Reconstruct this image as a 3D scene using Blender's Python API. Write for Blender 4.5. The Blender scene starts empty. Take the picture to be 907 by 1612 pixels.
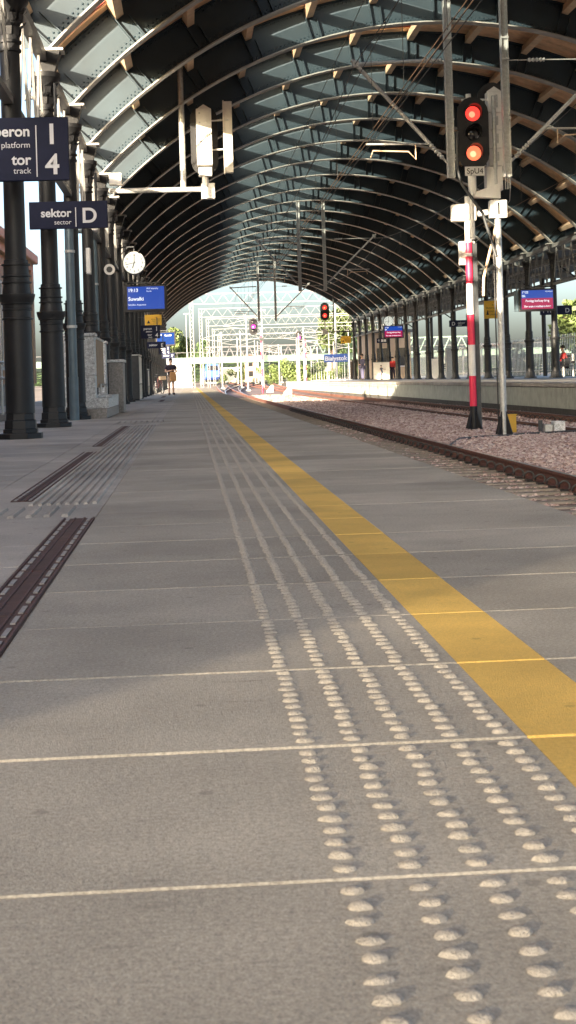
import bpy, math, random
import numpy as np
from mathutils import Vector, Matrix
random.seed(7); RNG = np.random.default_rng(11)
S = bpy.context.scene
COL = S.collection
R = math.radians
# ------------------------------------------------------------------ camera
CAMH = 0.62
YAW, ROLL = math.atan(156/2400), 0.03
cam = bpy.data.cameras.new('camera'); co = bpy.data.objects.new('camera', cam); COL.objects.link(co)
cam.sensor_fit = 'VERTICAL'; cam.sensor_height = 36; cam.sensor_width = 36
cam.lens = 36*2400/1612
cam.shift_y = -(806-595.3)/1612
cam.clip_start = .05; cam.clip_end = 6000
cam.dof.use_dof = True; cam.dof.focus_distance = 17; cam.dof.aperture_fstop = 20
fw = Vector((math.sin(YAW), math.cos(YAW), 0)); rt = Vector((math.cos(YAW), -math.sin(YAW), 0)); upv = Vector((0, 0, 1))
r2 = rt*math.cos(ROLL) - upv*math.sin(ROLL); u2 = upv*math.cos(ROLL) + rt*math.sin(ROLL)
m = Matrix((r2, u2, -fw)).transposed().to_4x4(); m.translation = (0, 0, CAMH)
co.matrix_world = m
S.camera = co
# ------------------------------------------------------------------ sky, sun, exposure
SUN = Vector((.58, .79, -.17)).normalized()          # direction the sunlight travels
EL = math.asin(-SUN.z)
w = bpy.data.worlds.new('World'); S.world = w; w.use_nodes = True
wn = w.node_tree.nodes; wl = w.node_tree.links
bg = wn['Background']; sky = wn.new('ShaderNodeTexSky'); sky.sky_type = 'NISHITA'; sky.sun_disc = False
sky.sun_elevation = EL
sky.sun_rotation = math.atan2(-SUN.x, -SUN.y)
sky.air_density = .62; sky.dust_density = 4.2; sky.ozone_density = 1.3
wl.new(sky.outputs[0], bg.inputs[0]); bg.inputs[1].default_value = 0.15
sl = bpy.data.lights.new('sun', 'SUN'); sl.energy = 5.0; sl.angle = R(.6); sl.color = (1, .84, .66)
so = bpy.data.objects.new('sun', sl); COL.objects.link(so)
so.rotation_euler = SUN.to_track_quat('-Z', 'Y').to_euler()
S.view_settings.view_transform = 'Standard'; S.view_settings.look = 'None'
S.view_settings.exposure = 2.35; S.view_settings.gamma = 1
S.view_settings.use_white_balance = True; S.view_settings.white_balance_temperature = 6850; S.view_settings.white_balance_tint = 8
S.render.engine = 'CYCLES'
S.cycles.use_denoising = True; S.cycles.max_bounces = 7; S.cycles.diffuse_bounces = 4
S.cycles.transparent_max_bounces = 12; S.cycles.caustics_reflective = False; S.cycles.caustics_refractive = False

# ------------------------------------------------------------------ materials
MATS = {}
def mat(name, col, rough=.6, metal=0, var=.15, scale=6, bump=0, bscale=40, spec=.5, emit=None, estr=1, col2=None, speck=0, sscale=220, coat=0):
    m = bpy.data.materials.new(name); m.use_nodes = True
    n = m.node_tree.nodes; l = m.node_tree.links; b = n['Principled BSDF']
    b.inputs['Roughness'].default_value = rough; b.inputs['Metallic'].default_value = metal
    b.inputs['Specular IOR Level'].default_value = spec
    if coat: b.inputs['Coat Weight'].default_value = coat; b.inputs['Coat Roughness'].default_value = .25
    tc = n.new('ShaderNodeTexCoord'); src = tc.outputs['Object']
    geo = n.new('ShaderNodeNewGeometry')
    if var or col2 or speck:
        nz = n.new('ShaderNodeTexNoise'); nz.inputs['Scale'].default_value = scale; nz.inputs['Detail'].default_value = 6
        nz.inputs['Roughness'].default_value = .65
        l.new(geo.outputs['Position'], nz.inputs['Vector'])
        cr = n.new('ShaderNodeValToRGB'); l.new(nz.outputs[0], cr.inputs[0])
        c2 = col2 or tuple(min(1, c*(1+var)) for c in col)
        c1 = col if col2 else tuple(c*(1-var) for c in col)
        cr.color_ramp.elements[0].position = .32; cr.color_ramp.elements[1].position = .68
        cr.color_ramp.elements[0].color = (*c1, 1); cr.color_ramp.elements[1].color = (*c2, 1)
        out = cr.outputs[0]
        if speck:
            n2 = n.new('ShaderNodeTexNoise'); n2.inputs['Scale'].default_value = sscale; n2.inputs['Detail'].default_value = 3
            l.new(geo.outputs['Position'], n2.inputs['Vector'])
            r_ = n.new('ShaderNodeMapRange'); r_.inputs[1].default_value = .36; r_.inputs[2].default_value = .64
            r_.inputs[3].default_value = 1-speck; r_.inputs[4].default_value = 1+speck
            n3 = n.new('ShaderNodeTexNoise'); n3.inputs['Scale'].default_value = sscale*.42; n3.inputs['Detail'].default_value = 4; l.new(geo.outputs['Position'], n3.inputs['Vector'])
            ad = n.new('ShaderNodeMath'); ad.operation = 'ADD'; l.new(n2.outputs[0], ad.inputs[0]); l.new(n3.outputs[0], ad.inputs[1])
            hf = n.new('ShaderNodeMath'); hf.operation = 'MULTIPLY'; hf.inputs[1].default_value = .5; l.new(ad.outputs[0], hf.inputs[0])
            l.new(hf.outputs[0], r_.inputs[0])
            mx = n.new('ShaderNodeMix'); mx.data_type = 'RGBA'; mx.blend_type = 'MULTIPLY'; mx.inputs[0].default_value = 1
            l.new(out, mx.inputs[6]); l.new(r_.outputs[0], mx.inputs[7]); out = mx.outputs[2]
        l.new(out, b.inputs['Base Color'])
    else:
        b.inputs['Base Color'].default_value = (*col, 1)
    if bump:
        nb = n.new('ShaderNodeTexNoise'); nb.inputs['Scale'].default_value = bscale; nb.inputs['Detail'].default_value = 5
        l.new(geo.outputs['Position'], nb.inputs['Vector'])
        bp = n.new('ShaderNodeBump'); bp.inputs['Strength'].default_value = bump; bp.inputs['Distance'].default_value = .01
        l.new(nb.outputs[0], bp.inputs['Height']); l.new(bp.outputs[0], b.inputs['Normal'])
    if emit:
        b.inputs['Emission Color'].default_value = (*emit, 1); b.inputs['Emission Strength'].default_value = estr
    MATS[name] = m
    return m
def slabmat(name, col, var=.12, speck=.3, warm=True):
    """concrete paving: broad stains, fine aggregate, scuffs and a per-slab tone"""
    m = mat(name, col, .72, var=var, scale=2.3, bump=.35, bscale=260, spec=.4, speck=speck, sscale=250)
    n = m.node_tree.nodes; l = m.node_tree.links; b = n['Principled BSDF']
    src = b.inputs['Base Color'].links[0].from_socket
    oi = n.new('ShaderNodeObjectInfo'); mr = n.new('ShaderNodeMapRange')
    mr.inputs[3].default_value = .83; mr.inputs[4].default_value = 1.08; l.new(oi.outputs['Random'], mr.inputs[0])
    mx = n.new('ShaderNodeMix'); mx.data_type = 'RGBA'; mx.blend_type = 'MULTIPLY'; mx.inputs[0].default_value = 1
    l.new(src, mx.inputs[6]); l.new(mr.outputs[0], mx.inputs[7])
    # scuff marks stretched across the walking direction
    g = n.new('ShaderNodeNewGeometry'); mp = n.new('ShaderNodeMapping'); mp.inputs['Scale'].default_value = (4, 26, 1)
    l.new(g.outputs['Position'], mp.inputs[0])
    nz = n.new('ShaderNodeTexNoise'); nz.inputs['Scale'].default_value = 1.6; nz.inputs['Detail'].default_value = 7; l.new(mp.outputs[0], nz.inputs['Vector'])
    r2_ = n.new('ShaderNodeMapRange'); r2_.inputs[1].default_value = .63; r2_.inputs[2].default_value = .75
    r2_.inputs[3].default_value = 1; r2_.inputs[4].default_value = .74; l.new(nz.outputs[0], r2_.inputs[0])
    m2 = n.new('ShaderNodeMix'); m2.data_type = 'RGBA'; m2.blend_type = 'MULTIPLY'; m2.inputs[0].default_value = 1
    l.new(mx.outputs[2], m2.inputs[6]); l.new(r2_.outputs[0], m2.inputs[7])
    # sparse gum spots and dirt flecks
    vo = n.new('ShaderNodeTexVoronoi'); vo.voronoi_dimensions = '2D'; vo.inputs['Scale'].default_value = 2.3; l.new(g.outputs['Position'], vo.inputs['Vector'])
    r3_ = n.new('ShaderNodeMapRange'); r3_.inputs[1].default_value = .016; r3_.inputs[2].default_value = .034; r3_.inputs[3].default_value = .72; r3_.inputs[4].default_value = 1; l.new(vo.outputs['Distance'], r3_.inputs[0])
    m3 = n.new('ShaderNodeMix'); m3.data_type = 'RGBA'; m3.blend_type = 'MULTIPLY'; m3.inputs[0].default_value = 1
    l.new(m2.outputs[2], m3.inputs[6]); l.new(r3_.outputs[0], m3.inputs[7])
    # broad damp and worn patches
    n5 = n.new('ShaderNodeTexNoise'); n5.inputs['Scale'].default_value = .75; n5.inputs['Detail'].default_value = 5; l.new(g.outputs['Position'], n5.inputs['Vector'])
    r5_ = n.new('ShaderNodeMapRange'); r5_.inputs[1].default_value = .35; r5_.inputs[2].default_value = .65; r5_.inputs[3].default_value = .76; r5_.inputs[4].default_value = 1.1; l.new(n5.outputs[0], r5_.inputs[0])
    m5 = n.new('ShaderNodeMix'); m5.data_type = 'RGBA'; m5.blend_type = 'MULTIPLY'; m5.inputs[0].default_value = 1
    l.new(m3.outputs[2], m5.inputs[6]); l.new(r5_.outputs[0], m5.inputs[7]); l.new(m5.outputs[2], b.inputs['Base Color'])
    return m
slabmat('slab', (.425, .39, .325), speck=.30)
slabmat('slab_smooth', (.35, .322, .285), speck=.15)
slabmat('slab_light', (.43, .40, .355), speck=.24)
slabmat('yellow', (.84, .545, .135), var=.13, speck=.14)
mat('sand', (.47, .415, .335), .9, var=.2, scale=60, bump=.4, bscale=300)
mat('dome', (.47, .43, .37), .9, var=.2, scale=150, bump=.8, bscale=380)
mat('strip', (.085, .044, .034), .75, var=.35, scale=14, bump=.2, bscale=120)
mat('strip_rail', (.10, .05, .044), .75, var=.3, scale=30)
mat('strip_dash', (.30, .28, .26), .6, var=.2, scale=30)
mat('iron', (.014, .015, .017), .46, var=.25, scale=5, bump=.12, bscale=70, spec=.4)
mat('rib', (.024, .044, .060), .48, var=.18, scale=1.3, bump=.05, bscale=30)
mat('rib_flange', (.34, .335, .315), .4, var=.2, scale=4, spec=.6)  # pale colour stands in for floor bounce on the flange undersides
mat('wood', (.78, .51, .31), .65, var=.22, scale=3, bump=.1, bscale=60)
mat('red_felt', (.30, .055, .03), .8, var=.2, scale=4)
mat('wood_purlin', (.72, .53, .36), .6, var=.15, scale=4)
mat('girder', (.20, .20, .195), .45, var=.2, scale=6)
mat('steel', (.42, .43, .43), .38, metal=.6, var=.15, scale=10)
mat('copper', (.20, .125, .08), .45, metal=.5, var=.2, scale=8)
mat('galv', (.50, .51, .50), .45, metal=.35, var=.2, scale=16)
mat('dark_steel', (.05, .055, .06), .5, var=.25, scale=8)
mat('white_paint', (.78, .77, .74), .45, var=.06, scale=8)
mat('mast_paint', (.24, .245, .25), .5, var=.1, scale=4)
mat('clad', (.17, .18, .20), .6, var=.12, scale=3)
mat('cream', (.78, .74, .66), .5, var=.08, scale=8)
mat('black', (.012, .012, .014), .5, var=.2, scale=10)
mat('red_paint', (.78, .03, .09), .45, var=.1, scale=8)
mat('navy', (.008, .012, .040), .6, var=.15, scale=5, spec=.25)
mat('letter', (.72, .74, .78), .5, var=0)
mat('sign_yellow', (.80, .47, .05), .5, var=.08, scale=6)
mat('pipe_blue', (.10, .145, .175), .38, metal=.2, var=.15, scale=4)
mat('granite', (.62, .64, .64), .5, var=.2, scale=25, speck=.45, sscale=60)
mat('granite_dark', (.30, .28, .26), .6, var=.2, scale=25, speck=.3, sscale=60)
mat('peach', (.55, .37, .24), .8, var=.12, scale=1.5, bump=.2, bscale=30)
mat('maroon', (.10, .012, .014), .4, var=.2, scale=5)
mat('ballast', (.36, .235, .205), .9, var=.2, scale=40, bump=.3, bscale=120)
mat('ballast_bed', (.20, .135, .115), .95, var=.35, scale=22, bump=1, bscale=28)
mat('sleeper', (.31, .27, .225), .9, var=.25, scale=9, bump=.3, bscale=80)
mat('rust', (.155, .062, .040), .75, var=.3, scale=9, bump=.2, bscale=90)
mat('rail_top', (.45, .43, .42), .28, metal=.9, var=.1, scale=10)
mat('clip', (.018, .017, .017), .45, var=.2, scale=20)
mat('wall_conc', (.40, .42, .385), .8, var=.16, scale=2.2, bump=.2, bscale=40)
mat('plinth_dark', (.07, .065, .06), .9, var=.3, scale=5)
mat('ground', (.22, .17, .13), .95, var=.3, scale=.6, bump=.5, bscale=12)
mat('leaf', (.07, .10, .035), .6, var=.45, scale=.9)
mat('leaf2', (.12, .165, .05), .6, var=.4, scale=1.4)
mat('leaf3', (.05, .09, .03), .6, var=.4, scale=1.1)
mat('bark', (.09, .065, .05), .9, var=.3, scale=8)
mat('green_steel', (.13, .20, .165), .6, var=.1, scale=2)
mat('grey_steel', (.10, .10, .11), .6, var=.15, scale=2)
mat('loco_blue', (.05, .12, .42), .35, var=.08, scale=2)
mat('skin', (.55, .34, .25), .6, var=.05, scale=20)
mat('shirt', (.022, .016, .032), .9, var=.2, scale=20)
mat('shorts', (.34, .26, .21), .9, var=.15, scale=20)
mat('hair', (.02, .014, .012), .8, var=.2, scale=40)
mat('paper_bag', (.42, .23, .10), .85, var=.12, scale=8)
mat('cloth_blue', (.11, .11, .19), .9, var=.2, scale=20)
mat('cloth_grey', (.16, .19, .24), .9, var=.2, scale=20)
mat('cloth_red', (.62, .05, .05), .9, var=.2, scale=20)
mat('tan_wall', (.42, .32, .23), .85, var=.12, scale=1)
mat('screen_blue', (.0, .01, .04), .25, var=0, emit=(.002, .013, .085), estr=1)
mat('screen_red', (.04, .0, .01), .25, var=0, emit=(.085, .002, .018), estr=1)
mat('screen_text', (.5, .5, .5), .4, var=0, emit=(.14, .16, .19), estr=1)
mat('clock_face', (.8, .82, .8), .4, var=0, emit=(.08, .095, .095), estr=1)  # dial emission makes up for the little light reaching the clocks
mat('lamp_red', (.6, .02, .0), .3, var=0, emit=(.40, .018, .014), estr=1)
mat('lamp_orange', (.6, .2, .05), .3, var=0, emit=(.44, .055, .028), estr=1)
mat('lamp_magenta', (.6, .02, .3), .3, var=0, emit=(.5, .01, .25), estr=1)
mat('lamp_amber', (.6, .3, .05), .3, var=0, emit=(1.0, .42, .04), estr=2.0)
mat('lamp_red_core', (.6, .1, .0), .3, var=0, emit=(.5, .10, .06), estr=1)
mat('lamp_orange_core', (.6, .3, .1), .3, var=0, emit=(.52, .18, .10), estr=1)
mat('lamp_magenta_core', (.6, .2, .4), .3, var=0, emit=(.6, .08, .36), estr=1)
mat('lens_off', (.02, .02, .022), .12, var=0, spec=.7)
mat('brown_glass', (.10, .03, .02), .4, var=.1, scale=6)
def glassmat(name, tint, refl):
    m = bpy.data.materials.new(name); m.use_nodes = True; n = m.node_tree.nodes; l = m.node_tree.links
    n.remove(n['Principled BSDF']); t = n.new('ShaderNodeBsdfTransparent'); g = n.new('ShaderNodeBsdfGlossy'); g.inputs['Roughness'].default_value = .08
    t.inputs[0].default_value = (*tint, 1); mx = n.new('ShaderNodeMixShader'); mx.inputs[0].default_value = refl; l.new(t.outputs[0], mx.inputs[1]); l.new(g.outputs[0], mx.inputs[2])
    l.new(mx.outputs[0], n['Material Output'].inputs[0]); MATS[name] = m; return m
glassmat('glass', (.94, .95, .95), .06)
glassmat('glass_smoked', (.43, .43, .425), .05)
glassmat('glass_dirty', (.56, .60, .61), .06)

# ------------------------------------------------------------------ mesh helpers
class MB:
    def __init__(s): s.v = []; s.f = []
    def poly(s, pts, faces):
        o = len(s.v); s.v += [tuple(p) for p in pts]; s.f += [tuple(i+o for i in q) for q in faces]; return s
    def box(s, x0, x1, y0, y1, z0, z1):
        return s.poly([(x0,y0,z0),(x1,y0,z0),(x1,y1,z0),(x0,y1,z0),(x0,y0,z1),(x1,y0,z1),(x1,y1,z1),(x0,y1,z1)],
            [(0,3,2,1),(4,5,6,7),(0,1,5,4),(1,2,6,5),(2,3,7,6),(3,0,4,7)])
    def bar(s, p, q, a, b, up=(0,0,1)):
        p = Vector(p); q = Vector(q); d = (q-p).normalized(); u = Vector(up)
        if abs(d.dot(u)) > .98: u = Vector((0,1,0))
        x = d.cross(u).normalized()*a/2; y = x.cross(d).normalized()*b/2
        return s.poly([p-x-y,p+x-y,p+x+y,p-x+y,q-x-y,q+x-y,q+x+y,q-x+y],
            [(0,3,2,1),(4,5,6,7),(0,1,5,4),(1,2,6,5),(2,3,7,6),(3,0,4,7)])
    def tube(s, pts, r, n=8, caps=True):
        pts = [Vector(p) for p in pts]; rs = r if isinstance(r, (list, tuple)) else [r]*len(pts)
        o = len(s.v); pu = None
        for i, p in enumerate(pts):
            d = (pts[min(i+1, len(pts)-1)] - pts[max(i-1, 0)]).normalized()
            u = pu if pu is not None else Vector((0,0,1))
            if abs(d.dot(u)) > .95: u = Vector((1,0,0)) if abs(d.x) < .9 else Vector((0,1,0))
            x = d.cross(u).normalized(); y = x.cross(d).normalized(); pu = y
            for k in range(n):
                a = 2*math.pi*k/n; s.v.append(tuple(p + (x*math.cos(a) + y*math.sin(a))*rs[i]))
        for i in range(len(pts)-1):
            for k in range(n):
                a = o+i*n+k; b = o+i*n+(k+1) % n; s.f.append((a, b, b+n, a+n))
        if caps:
            s.f.append(tuple(o+k for k in range(n))[::-1]); s.f.append(tuple(o+(len(pts)-1)*n+k for k in range(n)))
        return s
    def lathe(s, prof, n=16, c=(0,0,0), axis='z', rot=0):
        o = len(s.v)
        for r, z in prof:
            for k in range(n):
                a = 2*math.pi*k/n + rot; x, y = r*math.cos(a), r*math.sin(a)
                s.v.append((c[0]+x, c[1]+y, c[2]+z) if axis == 'z' else (c[0]+x, c[1]+z, c[2]+y) if axis == 'y' else (c[0]+z, c[1]+x, c[2]+y))
        for i in range(len(prof)-1):
            for k in range(n):
                a = o+i*n+k; b = o+i*n+(k+1) % n
                s.f.append((a, b, b+n, a+n) if axis != 'y' else (a, a+n, b+n, b))
        s.f.append(tuple(o+k for k in range(n))[::-1]); s.f.append(tuple(o+(len(prof)-1)*n+k for k in range(n)))
        return s
    def prism(s, pts, y0, y1):
        """polygon in XZ extruded along Y"""
        n = len(pts)
        return s.poly([(x,y0,z) for x,z in pts]+[(x,y1,z) for x,z in pts],
            [tuple(range(n)), tuple(range(2*n-1, n-1, -1))]+[(i, i+n, (i+1) % n+n, (i+1) % n) for i in range(n)])
    def mesh(s, name):
        me = bpy.data.meshes.new(name); me.from_pydata(s.v, [], s.f); me.update()
        return me
    def build(s, name, m, parent=None, smooth=False, bevel=0, loc=None, fix=True):
        me = s.mesh(name)
        if fix:
            import bmesh
            bm = bmesh.new(); bm.from_mesh(me); bmesh.ops.recalc_face_normals(bm, faces=bm.faces); bm.to_mesh(me); bm.free()
        return add(name, me, m, parent, smooth, bevel, loc)
def add(name, me, m, parent=None, smooth=False, bevel=0, loc=None):
    o = bpy.data.objects.new(name, me); COL.objects.link(o)
    if m is not None and not me.materials: me.materials.append(MATS[m] if isinstance(m, str) else m)
    if parent: o.parent = parent
    if loc: o.location = loc
    if smooth:
        me.polygons.foreach_set('use_smooth', [True]*len(me.polygons))
        try: me.set_sharp_from_angle(angle=R(38))
        except Exception: pass
    if bevel:
        b = o.modifiers.new('bevel', 'BEVEL'); b.width = bevel; b.segments = 2; b.limit_method = 'ANGLE'; b.angle_limit = R(40)
    return o
def inst(o, loc=None, parent=None, rz=None, name=None):
    c = o.copy(); COL.objects.link(c)
    if loc is not None: c.location = loc
    if rz is not None: c.rotation_euler.z = rz
    if parent is not None: c.parent = parent
    if name: c.name = name
    return c
def tree_copy(o, loc=None, parent=None):
    c = inst(o, loc, parent)
    for ch in list(o.children): tree_copy(ch, None, c)
    return c
def tag(o, label, cat, group=None):
    o['label'] = label; o['category'] = cat
    if group: o['group'] = group
    return o
def struct(o, label=None):
    o['kind'] = 'structure'
    if label: o['label'] = label
    return o
def stuff(o, label=None):
    o['kind'] = 'stuff'
    if label: o['label'] = label
    return o
def empty(name, loc=(0,0,0), rz=0):
    o = bpy.data.objects.new(name, None); o.empty_display_size = .2; COL.objects.link(o); o.location = loc; o.rotation_euler.z = rz
    return o
def text(body, size, loc, parent, m='letter', align='LEFT', name='lettering', bold=0, xs=1):
    cu = bpy.data.curves.new('txt', 'FONT'); cu.body = body; cu.size = size; cu.align_x = align; cu.extrude = .002; cu.offset = bold
    t = bpy.data.objects.new('txt', cu); me = bpy.data.meshes.new_from_object(t)
    bpy.data.objects.remove(t)
    me.materials.clear()
    o = add(name, me, m, parent); o.rotation_euler = (R(90), 0, 0); o.location = loc; o.scale = (xs, 1, 1)
    return o
ORD = ['zeroth','first','second','third','fourth','fifth','sixth','seventh','eighth','ninth','tenth','eleventh','twelfth','thirteenth','fourteenth','fifteenth','sixteenth','seventeenth','eighteenth','nineteenth','twentieth','twenty-first','twenty-second','twenty-third','twenty-fourth','twenty-fifth','twenty-sixth','twenty-seventh','twenty-eighth','twenty-ninth','thirtieth']

# ------------------------------------------------------------------ layout constants
EDGE = 1.62; LX = -2.0; RX = 14.3; BAY = 4.5; Y0 = 18.2
RIBS = [Y0 + BAY*k for k in range(-5, 26)]
ACX, ACZ, AR = 6.2, -2.18, 11.23
HALF = math.asin(8.1/AR)
def arc(t, r=AR): return (ACX + r*math.sin(t), ACZ + r*math.cos(t))
RPX, RPZ = 11.9, .20

# ================================================================== SETTING
# ground: one sheet that reaches the horizon, rising a little beyond the shed
gv = MB()
ys = [-80, 0, 60, 120, 150, 185, 230, 300, 400, 1200, 3000]; zs = [-.95, -.95, -.95, -.95, -.88, -.72, -.48, -.22, .0, 0, 0]
xs = [-2500, -400, -60, -20, 0, 8, 16, 40, 100, 500, 2500]
for y, z in zip(ys, zs):
    for x in xs: gv.v.append((x, y, z))
for j in range(len(ys)-1):
    for i in range(len(xs)-1):
        a = j*len(xs)+i; gv.f.append((a, a+1, a+1+len(xs), a+len(xs)))
struct(gv.build('ground', 'ground'))
def gz(y): return float(np.interp(y, ys, zs))

# near platform: concrete body whose top shows as sand in the joints
PY1 = 138
body = MB().box(-6.1, EDGE-.06, -4, PY1, -.95, -.004)
plat = struct(body.build('near_platform', 'sand'))
MB().box(-6.1, EDGE-.02, -4, PY1, -.30, -.10).build('edge_beam', 'wall_conc', plat)
MB().box(EDGE-.06, EDGE-.03, -4, PY1, -.95, -.30).build('face_wall', 'plinth_dark', plat)
PITCH = .683; J0 = 1.87 - 3*PITCH
rows = [J0 + PITCH*i for i in range(int((PY1-J0)/PITCH))]
GAP = .007
cols = [(-6.05, -4.0, 'slab_light'), (-3.995, -2.6, 'slab_light'), (-2.596, -1.152, 'slab_light'), (-1.148, -.602, 'slab_light'), (-.598, -.452, None), (-.448, .555, 'slab'),
        (.556, .746, 'yellow'), (.747, EDGE, 'slab')]
NEAR = 16.0
slab_src = {}
def slabmesh(x0, x1, L, m, nm):
    mb = MB(); c = .0022
    mb.poly([(x0, 0, -.05), (x1, 0, -.05), (x1, L, -.05), (x0, L, -.05), (x0, 0, -c), (x1, 0, -c), (x1, L, -c), (x0, L, -c),
             (x0+c*.1, c, 0), (x1-c*.1, c, 0), (x1-c*.1, L-c, 0), (x0+c*.1, L-c, 0)],
            [(0,1,5,4),(1,2,6,5),(2,3,7,6),(3,0,4,7),(4,5,9,8),(5,6,10,9),(6,7,11,10),(7,4,8,11),(8,9,10,11)])
    return mb
for ci, (x0, x1, mm) in enumerate(cols):
    nm = {'slab': 'paving_slab', 'slab_smooth': 'tactile_slab', 'slab_light': 'paving_slab', 'yellow': 'yellow_tile', None: 'paving_slab'}[mm]
    far = MB(); src = None
    for ri, y in enumerate(rows):
        g2_ = GAP if y < 3.0 else .005 if y < 5.5 else .003; ya, L = y + g2_, PITCH - 2*g2_
        # gaps left for the dark strips and guide paths
        if ci == 3 and 7.0 < y+PITCH/2 < 22.3: continue
        if ci == 4 and y < 7.0: continue
        if ci == 4 and 7.0 < y+PITCH/2 < 22.3: continue
        mt = mm or 'slab_light'
        if y < NEAR and not (ci < 2):
            if src is None or gsrc != g2_:
                src = add(nm, slabmesh(x0, x1, L, mt, nm).mesh(nm), mt, plat, loc=(0, ya, 0)); gsrc = g2_
            else:
                src2 = inst(src, (0, ya, random.uniform(-.0012, .0008)), plat)
        else:
            far.poly([(x0, ya, -.05), (x1, ya, -.05), (x1, ya+L, -.05), (x0, ya+L, -.05), (x0, ya, 0), (x1, ya, 0), (x1, ya+L, 0), (x0, ya+L, 0)],
                     [(4,5,6,7),(0,1,5,4),(1,2,6,5),(2,3,7,6),(3,0,4,7)])
    if far.f: stuff(far.build('far_'+nm+'_field', mt, plat, fix=False))

# domes of the warning strip: the nearest ones as single parts, the rest joined
def domemesh(seed, n=9, r=.0142, h=.0068):
    rg = random.Random(seed); mb = MB(); prof = [(1.0, 0), (.93, .34), (.72, .74), (.40, .96)]
    for pr, pz in prof:
        for k in range(n):
            a = 2*math.pi*k/n; j = rg.uniform(.88, 1.1)
            mb.v.append((pr*r*j*math.cos(a), pr*r*j*math.sin(a), pz*h*rg.uniform(.8, 1.14) if pz else -.002))
    mb.v.append((0, 0, h*rg.uniform(.9, 1.1)))
    for i in range(3):
        for k in range(n): mb.f.append((i*n+k, i*n+(k+1) % n, (i+1)*n+(k+1) % n, (i+1)*n+k))
    for k in range(n): mb.f.append((3*n+k, 3*n+(k+1) % n, 4*n))
    return mb
dome_rows = [.178, .262, .346, .430, .514]
dome_src = [add('tactile_dome', domemesh(i).mesh('tactile_dome'), 'dome', plat, smooth=True) for i in range(6)]
used = [False]*6; nd = 0; farD = MB(); lowd = [domemesh(50+i, 6) for i in range(4)]
for y in rows:
    for k in range(12):
        yy = y + .041 + k*.0545
        if yy < 1.2: continue
        for x in dome_rows:
            xx = x + random.uniform(-.003, .003); y2 = yy + random.uniform(-.003, .003)
            if nd < 300:
                i = random.randrange(6)
                o = dome_src[i] if not used[i] else inst(dome_src[i], None, plat)
                used[i] = True; o.location = (xx, y2, 0); o.rotation_euler.z = random.uniform(0, 6.28)
                o.scale = (random.uniform(1.05, 1.25), random.uniform(.78, .95), random.uniform(.75, 1.12)); o.rotation_euler.z = random.choice((0, math.pi))+random.uniform(-.25, .25); nd += 1
            elif yy < 100:
                d = lowd[random.randrange(4)]; o_ = len(farD.v); s_ = random.uniform(.9, 1.1)
                farD.v += [(a*s_+xx, b*s_+y2, c) for a, b, c in d.v]; farD.f += [tuple(q+o_ for q in f) for f in d.f]
stuff(farD.build('far_tactile_domes', 'dome', plat, smooth=True, fix=False))

# dark slotted channel covers
def strip(x0, x1, ya, yb, z=.002):
    n = max(1, round((yb-ya)/1.0)); L = (yb-ya)/n
    for i in range(n):
        a, b = ya+i*L+.006, ya+(i+1)*L-.006
        c = MB().box(x0, x1, a, b, -.05, z).build('channel_cover', 'strip', plat)
        wd = x1-x0
        for fx in (.03, .36, .66, .95):
            MB().box(x0+fx*wd, x0+fx*wd+.006, a+.002, b-.002, z, z+.005).build('cover_rail', 'strip_rail', c)
        for fx in (.13, .80):
            q = a+.02
            while q < b-.1:
                MB().box(x0+fx*wd, x0+fx*wd+.014, q, q+.13, z, z+.0035).build('slot', 'strip_dash', c); q += .2
strip(-.597, -.453, 1.2, 7.10)
strip(-.975, -.855, 8.25, 13.95)
strip(-.975, -.855, 15.2, 22.0)
# pale guide path with long ribs, ended by cross bars
MB().box(-1.146, -.453, 7.13, 22.25, -.05, -.0015).build('guide_bed', 'slab_light', plat)
for i in range(8):
    x = -.835 + i*.047
    for (a, b) in ((7.95, 10.9), (10.93, 13.9), (13.93, 16.9), (16.93, 19.4), (19.43, 21.95)):
        mb = MB(); mb.poly([(x-.013, a, -.002), (x+.013, a, -.002), (x+.013, b, -.002), (x-.013, b, -.002), (x-.008, a+.01, .010), (x+.008, a+.01, .010), (x+.008, b-.01, .010), (x-.008, b-.01, .010)],
            [(4,5,6,7),(0,1,5,4),(1,2,6,5),(2,3,7,6),(3,0,4,7)])
        mb.build('guide_rib', 'slab_light', plat)
for (yc, xa, xb, dy) in ((7.5, -1.13, -.47, .27), (24.0, -1.13, -.3, .5), (47, -1.2, -.3, .8)):
    n = int((xb-xa)/.085)
    for i in range(n):
        x = xa + i*.085
        MB().poly([(x, yc-dy, -.002), (x+.035, yc-dy, -.002), (x+.035, yc+dy, -.002), (x, yc+dy, -.002), (x+.006, yc-dy+.02, .011), (x+.029, yc-dy+.02, .011), (x+.029, yc+dy-.02, .011), (x+.006, yc+dy-.02, .011)],
            [(4,5,6,7),(0,1,5,4),(1,2,6,5),(2,3,7,6),(3,0,4,7)]).build('guide_rib', 'slab_light', plat)
for (a, b) in ((47.6, 53), (61, 67)):
    MB().box(-.98 if a < 50 else -1.15, -.84 if a < 50 else -1.0, a, b, -.01, .004).build('channel_cover', 'strip', plat)

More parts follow.
